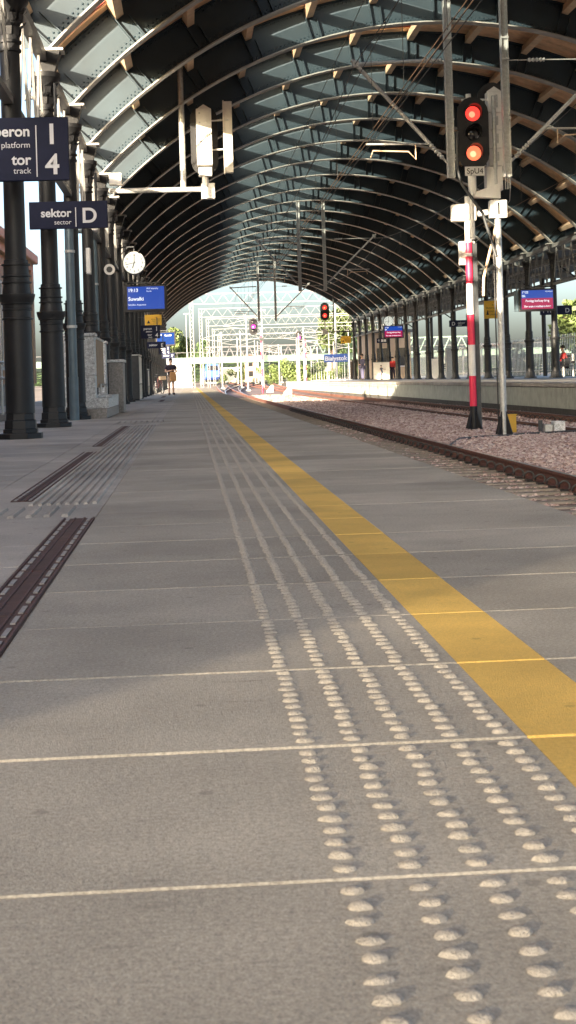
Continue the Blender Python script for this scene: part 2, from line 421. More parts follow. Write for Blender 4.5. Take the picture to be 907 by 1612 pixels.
# opposite platform: ribbed concrete wall, coping, paved top that falls to the edge
fp = MB().poly([(RPX+.02, 20, -.95), (30, 20, -.95), (30, 186, -.95), (RPX+.02, 186, -.95), (RPX+.02, 20, .06), (30, 20, .34), (30, 186, .34), (RPX+.02, 186, .06)],
    [(0,3,2,1),(4,5,6,7),(0,1,5,4),(1,2,6,5),(2,3,7,6),(3,0,4,7)])
rplat = struct(fp.build('far_platform', 'plinth_dark'))
top = MB().poly([(RPX+.5, 20, .205), (30, 20, .345), (30, 186, .345), (RPX+.5, 186, .205)], [(0,1,2,3)])
top.build('paving', 'slab_light', rplat)
y = 24.0; cp = None
while y < 186:
    if cp is None: cp = MB().box(RPX-.08, RPX+.5, 0, 1.48, .075, .208).build('coping', 'slab_light', rplat, bevel=.01, loc=(0, y, 0))
    else: inst(cp, (0, y, random.uniform(-.004, .002)), rplat)
    y += 1.5
y = 24.0; pn = None
while y < 186:      # wall panels with vertical grooves
    if pn is None:
        pm = MB(); pm.box(RPX, RPX+.02, 0, 1.47, -.62, .06)
        for k in range(7): pm.box(RPX-.018, RPX, .02+k*.21, .18+k*.21, -.61, .06)
        pn = pm.build('wall_panel', 'wall_conc', rplat, loc=(0, y, 0))
    else: inst(pn, (random.uniform(-.004, .004), y, 0), rplat)
    y += 1.5

# ballast
bed = MB()
bx = [EDGE-.05, 2.2, 4.6, 5.2, 8.0, 8.6, 10.6, 11.9]; bz = [-.86, -.83, -.83, -.79, -.79, -.82, -.80, -.84]
for y in (-4, 131):
    for x, z in zip(bx, bz): bed.v.append((x, y, z))
bed.v += [(x*1.0 + 2.4, 200, -.61) for x in bx]
for j in range(2):
    for i in range(len(bx)-1): a = j*len(bx)+i; bed.f.append((a, a+1, a+1+len(bx), a+len(bx)))
struct(bed.build('track_bed', 'ballast_bed'))
def stones(name, xa, xb, ya, yb, n, s0, s1, zf, m='ballast', power=1.0):
    x = RNG.uniform(xa, xb, n); y = ya + (yb-ya)*RNG.uniform(0, 1, n)**power
    z = zf(x) + RNG.uniform(-.012, .018, n); s = RNG.uniform(s0, s1, n)*(1+.012*(y-ya)*(power > 1))
    base = np.array([(-1,-1,-1),(1,-1,-1),(1,1,-1),(-1,1,-1),(-1,-1,1),(1,-1,1),(1,1,1),(-1,1,1)], float)
    jit = base[None] * RNG.uniform(.35, 1.0, (n, 8, 3)) * np.array([1, 1, .8])
    a = RNG.uniform(0, 6.28, n); b = RNG.uniform(-.7, .7, n)
    ca, sa, cb, sb = np.cos(a), np.sin(a), np.cos(b), np.sin(b)
    X = jit[..., 0]; Yv = jit[..., 1]; Z = jit[..., 2]
    Y2 = Yv*cb[:, None] - Z*sb[:, None]; Z2 = Yv*sb[:, None] + Z*cb[:, None]
    X3 = X*ca[:, None] - Y2*sa[:, None]; Y3 = X*sa[:, None] + Y2*ca[:, None]
    V = np.stack([X3*s[:, None]+x[:, None], Y3*s[:, None]+y[:, None], Z2*s[:, None]+z[:, None]], -1).reshape(-1, 3)
    fb = np.array([(0,3,2,1),(4,5,6,7),(0,1,5,4),(1,2,6,5),(2,3,7,6),(3,0,4,7)])
    Fc = (fb[None] + (np.arange(n)*8)[:, None, None]).reshape(-1)
    me = bpy.data.meshes.new(name); me.vertices.add(len(V)); me.vertices.foreach_set('co', V.reshape(-1))
    nf = n*6; me.loops.add(nf*4); me.loops.foreach_set('vertex_index', Fc); me.polygons.add(nf)
    me.polygons.foreach_set('loop_start', np.arange(nf)*4); me.update(calc_edges=True)
    mm = MATS[m]
    return stuff(add(name, me, mm))
bzf = lambda x: np.interp(x, bx, bz)
# stones carry their own tone
def stonetone(mn, c1, c2, c3):
    m = MATS[mn]; n = m.node_tree.nodes; l = m.node_tree.links; b = n['Principled BSDF']
    g = n.new('ShaderNodeNewGeometry'); cr = n.new('ShaderNodeValToRGB'); l.new(g.outputs['Random Per Island'], cr.inputs[0])
    e = cr.color_ramp.elements; e[0].color = (*c1, 1); e[1].color = (*c3, 1); x = e.new(.5); x.color = (*c2, 1)
    l.new(cr.outputs[0], b.inputs['Base Color'])
stonetone('ballast', (.34, .215, .185), (.62, .455, .41), (.78, .66, .605))
o = stones('ballast_stones', 4.62, 8.62, 13, 75, 46000, .018, .042, bzf, power=1.7); o['label'] = 'pinkish crushed stone ballast between the two tracks'
o = stones('ballast_stones', 1.6, 4.42, 7, 45, 12000, .016, .036, lambda x: bzf(x)-.012, power=1.6); o['label'] = 'crushed stone ballast under the near track'
o = stones('ballast_stones', 8.6, 11.8, 28, 80, 9000, .018, .04, lambda x: bzf(x)-.01, power=1.4); o['label'] = 'crushed stone ballast under the track along the far platform'
o = stones('ballast_stones', 4.7, 8.6, 70, 131, 9000, .03, .06, bzf); o['label'] = 'dark ballast between the tracks towards the end of the shed'

# ================================================================== TRACKS
def railpts(side_x, z0, ya, yb, n, bend):
    return [(side_x + bend(y), y, z0 + max(0, gz(y)+.95)) for y in np.linspace(ya, yb, n)]
def rail(parent, pts, hidden_top=False):
    prof = [(-.07,0),(.07,0),(.07,.012),(.012,.03),(.010,.125),(.036,.138),(.036,.168),(.030,.172),(-.030,.172),(-.036,.168),(-.036,.138),(-.010,.125),(-.012,.03),(-.07,.012)]
    mb = MB(); n = len(prof)
    for x, y, z in pts:
        for a, b in prof: mb.v.append((x+a, y, z-.172+b))
    for i in range(len(pts)-1):
        for k in range(n): a = i*n+k; b = i*n+(k+1) % n; mb.f.append((a, b, b+n, a+n))
    mb.f.append(tuple(range(n))); mb.f.append(tuple((len(pts)-1)*n+k for k in range(n)))
    r = mb.build('rail', 'rust', parent)
    t = MB()
    for x, y, z in pts: t.v += [(x-.026, y, z+.002), (x+.026, y, z+.002)]
    for i in range(len(pts)-1): t.f.append((2*i, 2*i+1, 2*i+3, 2*i+2))
    t.build('running_surface', 'rail_top', r)
    return r
bendA = lambda y: 0 if y < 95 else (y-95)**2*.00019
bendB = lambda y: 0 if y < 85 else (y-85)**2*.00013
def clipmesh():
    mb = MB(); pts = [(math.cos(a)*.058, 0, math.sin(a)*.058+.05) for a in np.linspace(-2.2, 3.4, 13)]
    mb.tube([(p[0], -.02+.004*i, p[2]) for i, p in enumerate(pts)], .013, 6)
    mb.box(-.04, .05, -.06, .06, -.03, .012)
    return mb
clip_src = None
def track(name, label, xa, za, xb, zb, sl, clips_on, ystart, yclip):
    global clip_src
    t = empty(name, ((xa+xb)/2, 20, za-.172)); tag(t, label, 'railway track')
    off = Vector(t.location)
    def loc(p): return (p[0]-off.x, p[1]-off.y, p[2]-off.z)
    for x, z in ((xa, za), (xb, zb)):
        b = bendA if name == 'railway_track' and xa < 6 else bendB
        rail(t, [loc(p) for p in railpts(x, z, -3, 300, 130, b)])
    src = None; y = ystart; i = 0
    while y < sl:
        zc = (za+zb)/2 - .182; x0, x1 = xa-.62, xb+.62
        if src is None:
            mb = MB()
            mb.poly([(-(x1-x0)/2, -.15, -.2), ((x1-x0)/2, -.15, -.2), ((x1-x0)/2, .15, -.2), (-(x1-x0)/2, .15, -.2), (-(x1-x0)/2, -.10, 0), ((x1-x0)/2, -.10, 0), ((x1-x0)/2, .10, 0), (-(x1-x0)/2, .10, 0)],
                [(0,3,2,1),(4,5,6,7),(0,1,5,4),(1,2,6,5),(2,3,7,6),(3,0,4,7)])
            src = mb.build('sleeper', 'sleeper', t, bevel=.015, loc=loc(((x0+x1)/2, y, zc)))
            src.rotation_euler.y = -math.atan2(zb-za, xb-xa)
        else: inst(src, loc(((x0+x1)/2, y, zc+random.uniform(-.008, .006))), t)
        for (x, z) in clips_on:
            if yclip[0] < y < yclip[1]:
                if clip_src is None: clip_src = clipmesh().build('rail_clip', 'clip', t, smooth=True); o = clip_src
                else: o = inst(clip_src, None, t)
                o.location = loc((x-.10, y, z-.172)); o.scale = (1.05, 1.05, 1.05)
        y += .62; i += 1
    return t
track('railway_track', 'near railway track beside the platform with the rusty rail and black clips', 2.95, -.62, 4.45, -.62, 118, ((4.45, -.62),), 5.2, (9, 66))
track('railway_track', 'rusty railway track running along the wall of the far platform', 8.8, -.715, 10.3, -.63, 110, ((8.8, -.715), (10.3, -.63)), 22, (26, 74))
def yardtrack(label, f, ya, yb):
    t = empty('railway_track', (f(ya), ya, gz(ya))); tag(t, label, 'railway track'); off = t.location
    for s in (-.75, .75):
        rail(t, [(f(y)+s-off.x, y-off.y, gz(y)+.326-off.z) for y in np.linspace(ya, yb, 24)])
yardtrack('yard track branching off to the left past the white railings', lambda y: 3.7 + bendA(y) - max(0, y-128)**1.5*.0022, 126, 330)
yardtrack('yard track curving away to the right beyond the shed', lambda y: 9.55 + bendB(y) - (max(0, y-140)**1.4)*.006, 138, 330)
yardtrack('yard track rising through the masts toward the viaduct', lambda y: 3.7 + bendA(y) + max(0, y-150)**1.4*.004, 148, 350)
# ================================================================== TRAIN SHED
shed = tag(empty('train_shed', (ACX, 70, 0)), 'arched train shed of dark riveted steel ribs over the tracks', 'train shed')
def sh(p): return (p[0]-ACX, p[1]-70, p[2])
WD = .75; NP = 12
PA = [-HALF*.985 + 2*HALF*.985*i/NP for i in range(NP+1)]
N = 56
TA = [-HALF + 2*HALF*i/N for i in range(N+1)]
def arcband(r0, r1, ta, tb, n, y0, y1):
    mb = MB(); t = [ta + (tb-ta)*i/n for i in range(n+1)]
    for a in t:
        for r, y in ((r0, y0), (r1, y0), (r1, y1), (r0, y1)):
            x, z = arc(a, r); mb.v.append((x, y, z))
    for i in range(n):
        for k in range(4): a = 4*i+k; b = 4*i+(k+1) % 4; mb.f.append((a, b, b+4, a+4))
    mb.f.append((0, 1, 2, 3)); mb.f.append(tuple(4*n+k for k in range(4)))
    return mb
web = arcband(AR, AR+WD, -HALF, HALF, N, -.008, .008)
for s in (-1, 1):                                        # foot gussets down to the shoe
    a = arc(s*HALF); b = arc(s*HALF, AR+WD)
    web.prism([a, (b[0], a[1]), b], -.0085, .0085)
rib0 = web.build('rib', 'rib', shed); rib0.location = sh((0, RIBS[0], 0))
ribmesh_parts = []
p = arcband(AR-.03, AR, -HALF-.003, HALF+.003, N, -.15, .15).build('bottom_flange', 'rib_flange', rib0, smooth=True)
p = arcband(AR+WD, AR+WD+.02, -HALF, HALF, N, -.13, .13).build('top_flange', 'rib', rib0, smooth=True)
stif = None
for i, a in enumerate(PA):
    for da, hh in ((-.0085, WD-.06), (.0125, WD*.62)):
        mb = MB(); s0 = Vector((*arc(a+da, AR+.002),)); s1 = Vector((*arc(a+da, AR+hh),))
        mb.bar((s0.x, -.075, s0.y), (s1.x, -.075, s1.y), .014, .135, up=(0, 1, 0))
        mb.build('stiffener', 'rib', rib0)
rv = MB()                                                # rivet heads along both edges of the web
for ro in (.06, .115, WD-.06):
    n = int(2*HALF*AR/.10)
    for i in range(n):
        a = -HALF + 2*HALF*(i+.5)/n
        if ro == .115: a += .5*2*HALF/n
        x, z = arc(a, AR+ro); q = .016
        rv.poly([(x-q, -.008, z-q), (x+q, -.008, z-q), (x+q, -.008, z+q), (x-q, -.008, z+q), (x, -.034, z)], [(0,1,4),(1,2,4),(2,3,4),(3,0,4)])
stuff(rv.build('rivet_heads', 'rib', rib0))
for s, nm in ((-1, 'shoe'), (1, 'shoe')):
    a = arc(s*HALF); mb = MB().box(a[0]-.24, a[0]+.20, -.17, .17, 5.535, 5.575)
    mb.build(nm, 'rib_flange', rib0)
    mb = MB(); mb.poly([(a[0]-.10, -.10, 5.22), (a[0]+.06, -.10, 5.22), (a[0]+.06, .10, 5.22), (a[0]-.10, .10, 5.22), (a[0]-.18, -.15, 5.533), (a[0]+.15, -.15, 5.533), (a[0]+.15, .15, 5.533), (a[0]-.18, .15, 5.533)],
        [(0,3,2,1),(4,5,6,7),(0,1,5,4),(1,2,6,5),(2,3,7,6),(3,0,4,7)]); mb.build('console', 'iron', rib0)
for y in RIBS[1:]:
    tree_copy(rib0, sh((0, y, 0)), shed)
YS0, YS1 = RIBS[0]-.6, RIBS[-1]+.15
for a in PA:                                             # timber purlins under the deck, one length per bay hung between ribs
    pass
pl_src = []
for i, a in enumerate(PA):
    mb = MB(); x0, z0 = arc(a, AR+WD-.21); x1, z1 = arc(a, AR+WD-.005)
    mb.bar((x0, 0, z0), (x1, 0, z1), .17, BAY-.06, up=(0, 1, 0))
    pl_src.append(mb)
pobj = [mb.build('purlin', 'wood_purlin', shed) for mb in pl_src]
bays = [(RIBS[i]+RIBS[i+1])/2 for i in range(len(RIBS)-1)]
NEARB = [b for b in bays if b < 96]
for i, o in enumerate(pobj):
    o.location = sh((0, bays[0], 0))
    for b in bays[1:]:
        inst(o, sh((0, b, 0)), shed) if b < 100 else None
restp = MB()
for b in bays:
    if b >= 100:
        for a in PA:
            x0, z0 = arc(a, AR+WD-.21); x1, z1 = arc(a, AR+WD-.005); restp.bar((x0, b, z0), (x1, b, z1), .17, BAY-.06, up=(0, 1, 0))
stuff(restp.build('far_purlins', 'wood_purlin', shed)).location = (-ACX, -70, 0)
GLA = {0: 1.75, 3: 1.55, 4: 1.55, 5: 1.55, 9: -.5}
GLB = {3: 1.55, 4: 1.55, 5: 1.55, 9: -.5}; FOOTY = 41      # skylight bands up to here, added to admit light, boards cover the rest
def join(mb, e):
    o_ = len(mb.v); mb.v += e.v; mb.f += [tuple(q+o_ for q in f) for f in e.f]
deckm = None; GLAZED = GLA
for bi, b in enumerate(bays):
    if b > FOOTY and GLAZED is GLA: GLAZED = GLB; deckm = None
    if deckm is None:
        mb = MB(); nb = 9; sk_ = MB(); panes = []
        for p_ in range(NP):
            for k in range(nb):
                ya = -BAY/2 + k*BAY/nb
                if p_ in GLAZED and ya < GLAZED[p_]-.05: continue
                join(mb, arcband(AR+WD+.021, AR+WD+.05, PA[p_], PA[p_+1], 4, ya+.016, ya+BAY/nb-.016))
            join(sk_, arcband(AR+WD+.055, AR+WD+.09, PA[p_]-.004, PA[p_+1]+.004, 5, GLAZED[p_]-.06 if p_ in GLAZED else -BAY/2, BAY/2))
        deckm = mb.build('deck_boarding', 'wood', shed); deckm.location = sh((0, b, 0)); stuff(deckm)
        skin = sk_.build('roof_sheet', 'red_felt', shed); skin.location = sh((0, b, 0))
        for p_ in GLAZED:
            e = arcband(AR+WD+.03, AR+WD+.036, PA[p_]+.003, PA[p_+1]-.003, 3, -BAY/2+.02, GLAZED[p_]-.08)
            q = e.build('added_skylight_pane', 'glass' if p_ in (0, 1, 8, 9) else 'glass_dirty', shed); q.location = sh((0, b, 0)); panes.append(q)
            g_ = arcband(AR+WD+.0, AR+WD+.028, PA[p_]+.003, PA[p_+1]-.003, 3, -1.02, -.98).build('glazing_bar', 'dark_steel', q)
    else:
        inst(deckm, sh((0, b, 0)), shed); inst(skin, sh((0, b, 0)), shed)
        for q in panes: tree_copy(q, sh((0, b, 0)), shed)
# lattice girders along both rows of columns
def girder(X, ya, yb, zt, zb, label):
    g = MB().box(X-.07-ACX, X+.07-ACX, ya-70, yb-70, zt-.14, zt).build('lattice_girder', 'girder', shed)
    g['label'] = label
    MB().box(X-.06-ACX, X+.06-ACX, ya-70, yb-70, zb-.08, zb).build('bottom_chord', 'girder', g)
    srcs = {}
    for y in RIBS:
        if y < ya-.1 or y > yb-1: continue
        for k in range(4):
            for (a, c) in ((0, .5), (1, .5)):
                q0 = y + (k+a)*BAY/4
                if a not in srcs:
                    mb = MB(); mb.bar((0, 0, zb), (0, (c-a)*BAY/4, zt-.14), .035, .055)
                    srcs[a] = mb.build('lattice_bar', 'girder', g); srcs[a].location = (X-ACX, q0-70, 0)
                else: inst(srcs[a], (X-ACX, q0-70, 0), g)
girder(RX+.02, Y0+BAY*6, RIBS[-1]+.3, 5.53, 4.02, 'lattice girder linking the columns of the far platform')
girder(LX-.02, Y0-BAY*2, RIBS[-1]+.3, 5.53, 4.02, 'lattice girder linking the columns of the near platform')

# eave panels closing the gap between girder and deck
ep = None
for b in bays:
    for X, ok in ((arc(HALF, AR+WD)[0]+.03, b > 40), (arc(-HALF, AR+WD)[0]-.06, b > FOOTY)):
        if not ok: continue
        if ep is None: ep = MB().box(0, .03, -BAY/2+.01, BAY/2-.01, 5.42, 6.35).build('eave_panel', 'rib', shed); ep.location = (X-ACX, b-70, 0)
        else: inst(ep, (X-ACX, b-70, 0), shed)
# ------------------------------------------------------------------ columns
def colparts(root):
    MB().lathe([(.27,0),(.27,.065),(.215,.067),(.215,.115),(.196,.117),(.192,.215),(.176,.222),(.172,.30)], 8, rot=R(22.5)).build('base', 'iron', root, bevel=.006)
    MB().lathe([(.172,.3),(.163,1.40)], 16).build('pedestal', 'iron', root, smooth=True)
    MB().lathe([(.163,1.40),(.182,1.405),(.182,1.425),(.166,1.43),(.166,1.51),(.178,1.515),(.178,1.53),(.17,1.535),(.172,1.58),(.19,1.59),(.19,1.605),(.205,1.64),(.215,1.69),(.215,1.705),(.17,1.71),(.155,1.83),(.176,1.835),(.176,1.85),(.157,1.855),(.155,1.905),(.174,1.91),(.174,1.925),(.152,1.93),(.150,2.04),(.172,2.045),(.172,2.062),(.145,2.066),(.143,2.11),(.125,2.115)], 20).build('collar', 'iron', root, smooth=True)
    MB().lathe([(.125,2.11),(.118,4.58)], 16).build('shaft', 'iron', root, smooth=True)
    cp = MB().lathe([(.118,4.56),(.140,4.57),(.140,4.60),(.122,4.605),(.122,4.66),(.145,4.67),(.145,4.70),(.125,4.71),(.128,4.80),(.14,4.95),(.17,5.06),(.22,5.12),(.23,5.14),(.24,5.15),(.24,5.22),(.0,5.222)], 16).build('capital', 'iron', root, smooth=True)
    mb = MB()
    for row, (z, rr, hh) in enumerate(((4.76, .135, .16), (4.92, .155, .15))):
        for k in range(8):
            a = 2*math.pi*(k+.5*row)/8; c, s = math.cos(a), math.sin(a); t = (-s, c)
            P = lambda rad, tt, zz: (rad*c+t[0]*tt, rad*s+t[1]*tt, zz)
            mb.poly([P(rr, -.04, z), P(rr, .04, z), P(rr+.012, -.05, z+hh*.6), P(rr+.012, .05, z+hh*.6), P(rr+.07, -.03, z+hh), P(rr+.07, .03, z+hh), P(rr+.055, 0, z+hh*.78), P(rr-.02, 0, z+hh*.5)],
                [(0,1,3,2),(2,3,5,4),(4,5,6),(0,2,7),(1,7,3),(2,4,6),(3,6,5),(2,6,7),(3,7,6)])
    mb.build('acanthus_leaves', 'iron', cp)
c0 = empty('cast_iron_column', (0, 0, 0)); colparts(c0)
first = True
for k in range(-1, 26):
    loc = (LX, Y0+BAY*k, 0)
    c = c0 if first else tree_copy(c0, loc); first = False; c.location = loc
    n = k+2
    tag(c, 'black cast-iron column on the near platform, %s' % ('cut off by the left edge of the picture, only its base showing' if k == -1 else ORD[n-1]+' whole one from the camera'), 'column', 'columns along the near platform')
for k in range(9, 26):
    c = tree_copy(c0, (RX, Y0+BAY*k, .315))
    for part in c.children: pass
    c.scale = (1, 1, (5.222-.315)/5.222)
    tag(c, 'black cast-iron column on the far platform, %s from the right' % ORD[k-8], 'column', 'columns along the far platform')
# ================================================================== LEFT SIDE: station building, stairwell, pipes
bld = tag(empty('station_building', (-6.1, 0, 0)), 'peach coloured station building with cornice along the left of the platform', 'building')
MB().box(-10, 0, -5, 60, 0, 5.35).build('wall', 'peach', bld)
MB().box(-10.2, .35, -5.2, 60.2, 5.35, 5.7).build('cornice', 'peach', bld, bevel=.05)
MB().box(-10.1, .16, -5.1, 60.1, 5.05, 5.35).build('frieze', 'peach', bld)
MB().box(-10.1, .08, -5.1, 60.08, -.0, .7).build('plinth', 'granite_dark', bld)
for i, y in enumerate(range(10, 60, 5)):
    wnd = MB().box(-.06, .02, y-.6, y+.6, 1.3, 4.0).build('window', 'lens_off', bld)
    MB().box(-.02, .06, y-.72, y+.72, 1.16, 1.28).build('sill', 'granite', wnd)
    for a, b in ((y-.7, y-.6), (y+.6, y+.7)): MB().box(-.02, .05, a, b, 1.29, 4.1).build('frame', 'cream', wnd)
    MB().box(-.02, .05, y-.6, y+.6, 4.0, 4.1).build('frame', 'cream', wnd)
    MB().box(-.01, .035, y-.03, y+.03, 1.3, 4.0).build('mullion', 'cream', wnd)
for y in (47.2,): MB().tube([(.12, y, .1), (.12, y, 5.0)], .085, 10).build('downpipe', 'maroon', bld, smooth=True)
for y in (12.5, 32.5, 52.5, 59.6):
    MB().box(0, .18, y-.35, y+.35, .7, 5.05).build('pilaster', 'peach', bld, bevel=.02)

# smoked glass screen added behind the camera to weaken sun on near paving
gp = tag(empty('sun_filter_screen', (-6.2, -5.03, 0)), 'unseen smoked glass screen added to weaken the sun on the near paving', 'sun filter')
for i in range(4): MB().box(-.02, .0, -12*(i+1)+.03, -12*i+(.0 if i == 0 else -.03), .1, 5.2).build('pane', 'glass_smoked', gp)
MB().box(-.06, .04, -48, 0, 5.2, 5.4).build('top_rail', 'dark_steel', gp); MB().box(-.06, .04, -48, 0, 0, .1).build('bottom_rail', 'dark_steel', gp)
for i in range(1, 5): MB().box(-.05, .03, -12*i-.03, -12*i+.03, .1, 5.2).build('mullion', 'dark_steel', gp)

# rainwater pipes strapped beside the columns
def downpipe(x, y, label, top=4.4, r=.075, m='pipe_blue'):
    p = empty('rainwater_pipe', (x, y, 0)); tag(p, label, 'pipe')
    MB().tube([(0, 0, .0), (0, 0, .75)], r*1.12, 12).build('shoe', m, p, smooth=True)
    pts = [(0, 0, .7), (0, 0, top-.5), (0, .02, top-.25), (-.06, .05, top-.1), (-.25, .1, top-.02), (-.5, .15, top)]
    MB().tube(pts, r, 12).build('pipe', m, p, smooth=True)
    for z in (1.6, 2.9): MB().tube([(0, 0, z), (0, 0, z+.045)], r*1.2, 12).build('clamp', 'galv', p)
downpipe(LX+.01, 26.55, 'slim blue-grey rainwater pipe bent at its top in front of the third column', 3.75)
downpipe(LX-.1, 35.4, 'blue-grey rainwater pipe behind the granite stairwell block', 4.2)
downpipe(LX-.28, 17.5, 'thin steel pipe at the left edge beside the nearest whole column', 5.6, .05, 'dark_steel')
# lit roof drain tubes behind the ribs' feet
for k in (2, 3, 4):
    y = Y0+BAY*(k-.5)-1.6
    p = empty('drain_tube', (LX-.12, y, 5.0)); tag(p, 'pale drain tube curving past the foot of the %s arch rib' % ORD[k], 'pipe', 'drain tubes at the rib feet')
    MB().tube([(-.25, 0, 0), (-.1, 0, .02), (.0, 0, .12), (.04, 0, .3), (.04, 0, 1.15)], .055, 10).build('tube', 'galv', p, smooth=True)

# granite stairwell with steps and panel
gb = tag(empty('stairwell_block', (-2.0, 28.2, 0)), 'speckled granite stairwell block with steps and a tan panel by the columns', 'stairwell')
MB().box(-.32, .28, 0, .55, 0, .78).build('granite_block', 'granite', gb, bevel=.01)
MB().box(-.32, .28, 0, .55, .785, 1.50).build('granite_block', 'granite', gb, bevel=.01)
MB().box(-.35, .31, -.03, .58, 1.503, 1.56).build('cap', 'granite', gb, bevel=.008)
MB().box(-.25, .52, -.75, 3.9, 0, .17).build('step', 'granite_dark', gb, bevel=.008)
MB().box(-.25, .52, -.02, 3.9, .172, .36).build('step', 'granite', gb, bevel=.008)
MB().box(-.05, .55, .6, 3.3, .363, .40).build('ledge', 'granite', gb, bevel=.006)
pn_ = MB().box(.24, .285, .75, 2.9, .55, 1.46).build('infill_panel', 'tan_wall', gb, bevel=.006)
MB().box(.23, .30, .72, 2.93, 1.46, 1.50).build('panel_rail', 'galv', pn_)
MB().box(-.3, .30, 3.4, 3.9, .363, 1.45).build('granite_block', 'granite', gb, bevel=.01)
MB().box(-.33, .33, 3.37, 3.93, 1.453, 1.5).build('cap', 'granite', gb, bevel=.006)
MB().box(.32, .62, 4.0, 5.1, 0, 1.06).build('granite_block', 'granite_dark', gb, bevel=.01)
MB().box(.29, .65, 3.97, 5.13, 1.063, 1.12).build('cap', 'granite', gb, bevel=.006)
MB().tube([(.33, .9, .42), (.33, .9, .6), (.33, 2.8, .6), (.33, 2.8, .42)], .022, 8).build('handrail', 'steel', gb, smooth=True)
# ramp kerbs and stainless handrail at the very left
kb = tag(empty('ramp_kerb', (-3.6, 20, 0)), 'low granite ramp kerb behind the nearest columns', 'kerb')
MB().box(-.6, .25, -3.5, 9, 0, .16).build('lower_kerb', 'granite_dark', kb, bevel=.01)
MB().box(-.6, .0, -1.5, 9, .162, .36).build('upper_kerb', 'granite', kb, bevel=.01)
hr = tag(empty('handrail', (-3.1, 22.0, .16)), 'stainless steel handrail with two rails behind the nearest column', 'handrail')
for z in (.62, .88): MB().tube([(-1.2, -1.2, z+.12), (-.2, .3, z), (0, .5, z-.02), (.05, 3.5, z-.02)], .022, 8).build('rail', 'steel', hr, smooth=True)
for y in (.4, 1.9, 3.4): MB().tube([(.02, y, 0), (.02, y, .88)], .02, 8).build('post', 'steel', hr, smooth=True)
uc = tag(empty('utility_cabinet', (-4.6, 30, 0)), 'grey utility cabinet with a label beyond the handrail', 'cabinet')
MB().box(-.5, .5, 0, .5, 0, 1.0).build('body', 'galv', uc, bevel=.01); MB().box(-.3, .05, -.006, 0, .7, .85).build('label_plate', 'white_paint', uc)
# cabinets and info stands further along
def cabinet(x, y, w, d, h, m, label, face='white_paint'):
    c = tag(empty('info_cabinet', (x, y, 0)), label, 'cabinet')
    MB().box(-w/2, w/2, 0, d, .05, h).build('body', m, c, bevel=.01)
    MB().box(w/2, w/2+.02, .05, d-.05, h*.38, h-.03).build('upper_panel', face, c)
    MB().box(w/2, w/2+.015, .05, d-.05, .06, h*.36).build('lower_panel', 'galv', c)
    MB().box(-w/2-.02, w/2+.03, -.02, d+.02, h, h+.04).build('top', 'galv', c)
cabinet(-1.95, 52.5, .5, 2.6, 1.55, 'dark_steel', 'info cabinet with brightly sunlit white side between the near columns')
cabinet(-2.05, 70.5, .35, 1.6, 1.2, 'dark_steel', 'small white-sided cabinet further along the near columns')

# ================================================================== SIGNS, CLOCKS, DISPLAYS
def hangers(o, xs_, z0, z1, y=.05):
    for x in xs_: MB().tube([(x, y, z0), (x, y, z1)], .018, 8).build('hanger', 'dark_steel', o, smooth=True)
def board(name, x0, x1, z0, z1, y, label, m='navy', t=.09, arm=None, cat='sign'):
    cx = (x0+x1)/2; o = tag(empty(name, (cx, y, z0)), label, cat)
    MB().box(x0-cx, x1-cx, 0, t, 0, z1-z0).build('panel', m, o, bevel=.006)
    return o
s1 = board('platform_sign', -2.35, -1.275, 2.93, 3.64, 17.3, 'navy hanging sign reading peron platform 1, tor track 4')
cx = (-2.35-1.275)/2
text('peron', .165, (-1.70-cx, -.004, 3.43-2.93), s1, align='RIGHT', bold=.004)
text('platform', .095, (-1.70-cx, -.004, 3.30-2.93), s1, align='RIGHT')
text('tor', .165, (-1.70-cx, -.004, 3.11-2.93), s1, align='RIGHT', bold=.004)
text('track', .095, (-1.70-cx, -.004, 3.01-2.93), s1, align='RIGHT')
MB().box(-1.64-cx, -1.628-cx, -.005, 0, .04, .62).build('divider', 'letter', s1)
text('1', .32, (-1.46-cx, -.004, 3.34-2.93), s1, align='CENTER', bold=.006)
text('4', .32, (-1.46-cx, -.004, 3.0-2.93), s1, align='CENTER', bold=.006)
hangers(s1, (-.3, .4), .71, 1.1)
s2 = board('sector_sign', -2.22, -1.1, 2.87, 3.26, 22.1, 'navy hanging sign reading sektor sector D')
cx = -1.66
text('sektor', .165, (-1.62-cx, -.004, .17), s2, align='RIGHT', bold=.004)
text('sector', .095, (-1.62-cx, -.004, .06), s2, align='RIGHT')
MB().box(-1.56-cx, -1.548-cx, -.005, 0, .02, .30).build('divider', 'letter', s2)
text('D', .30, (-1.36-cx, -.004, .08), s2, align='CENTER', bold=.006)
hangers(s2, (-.4, .4), .39, .8)
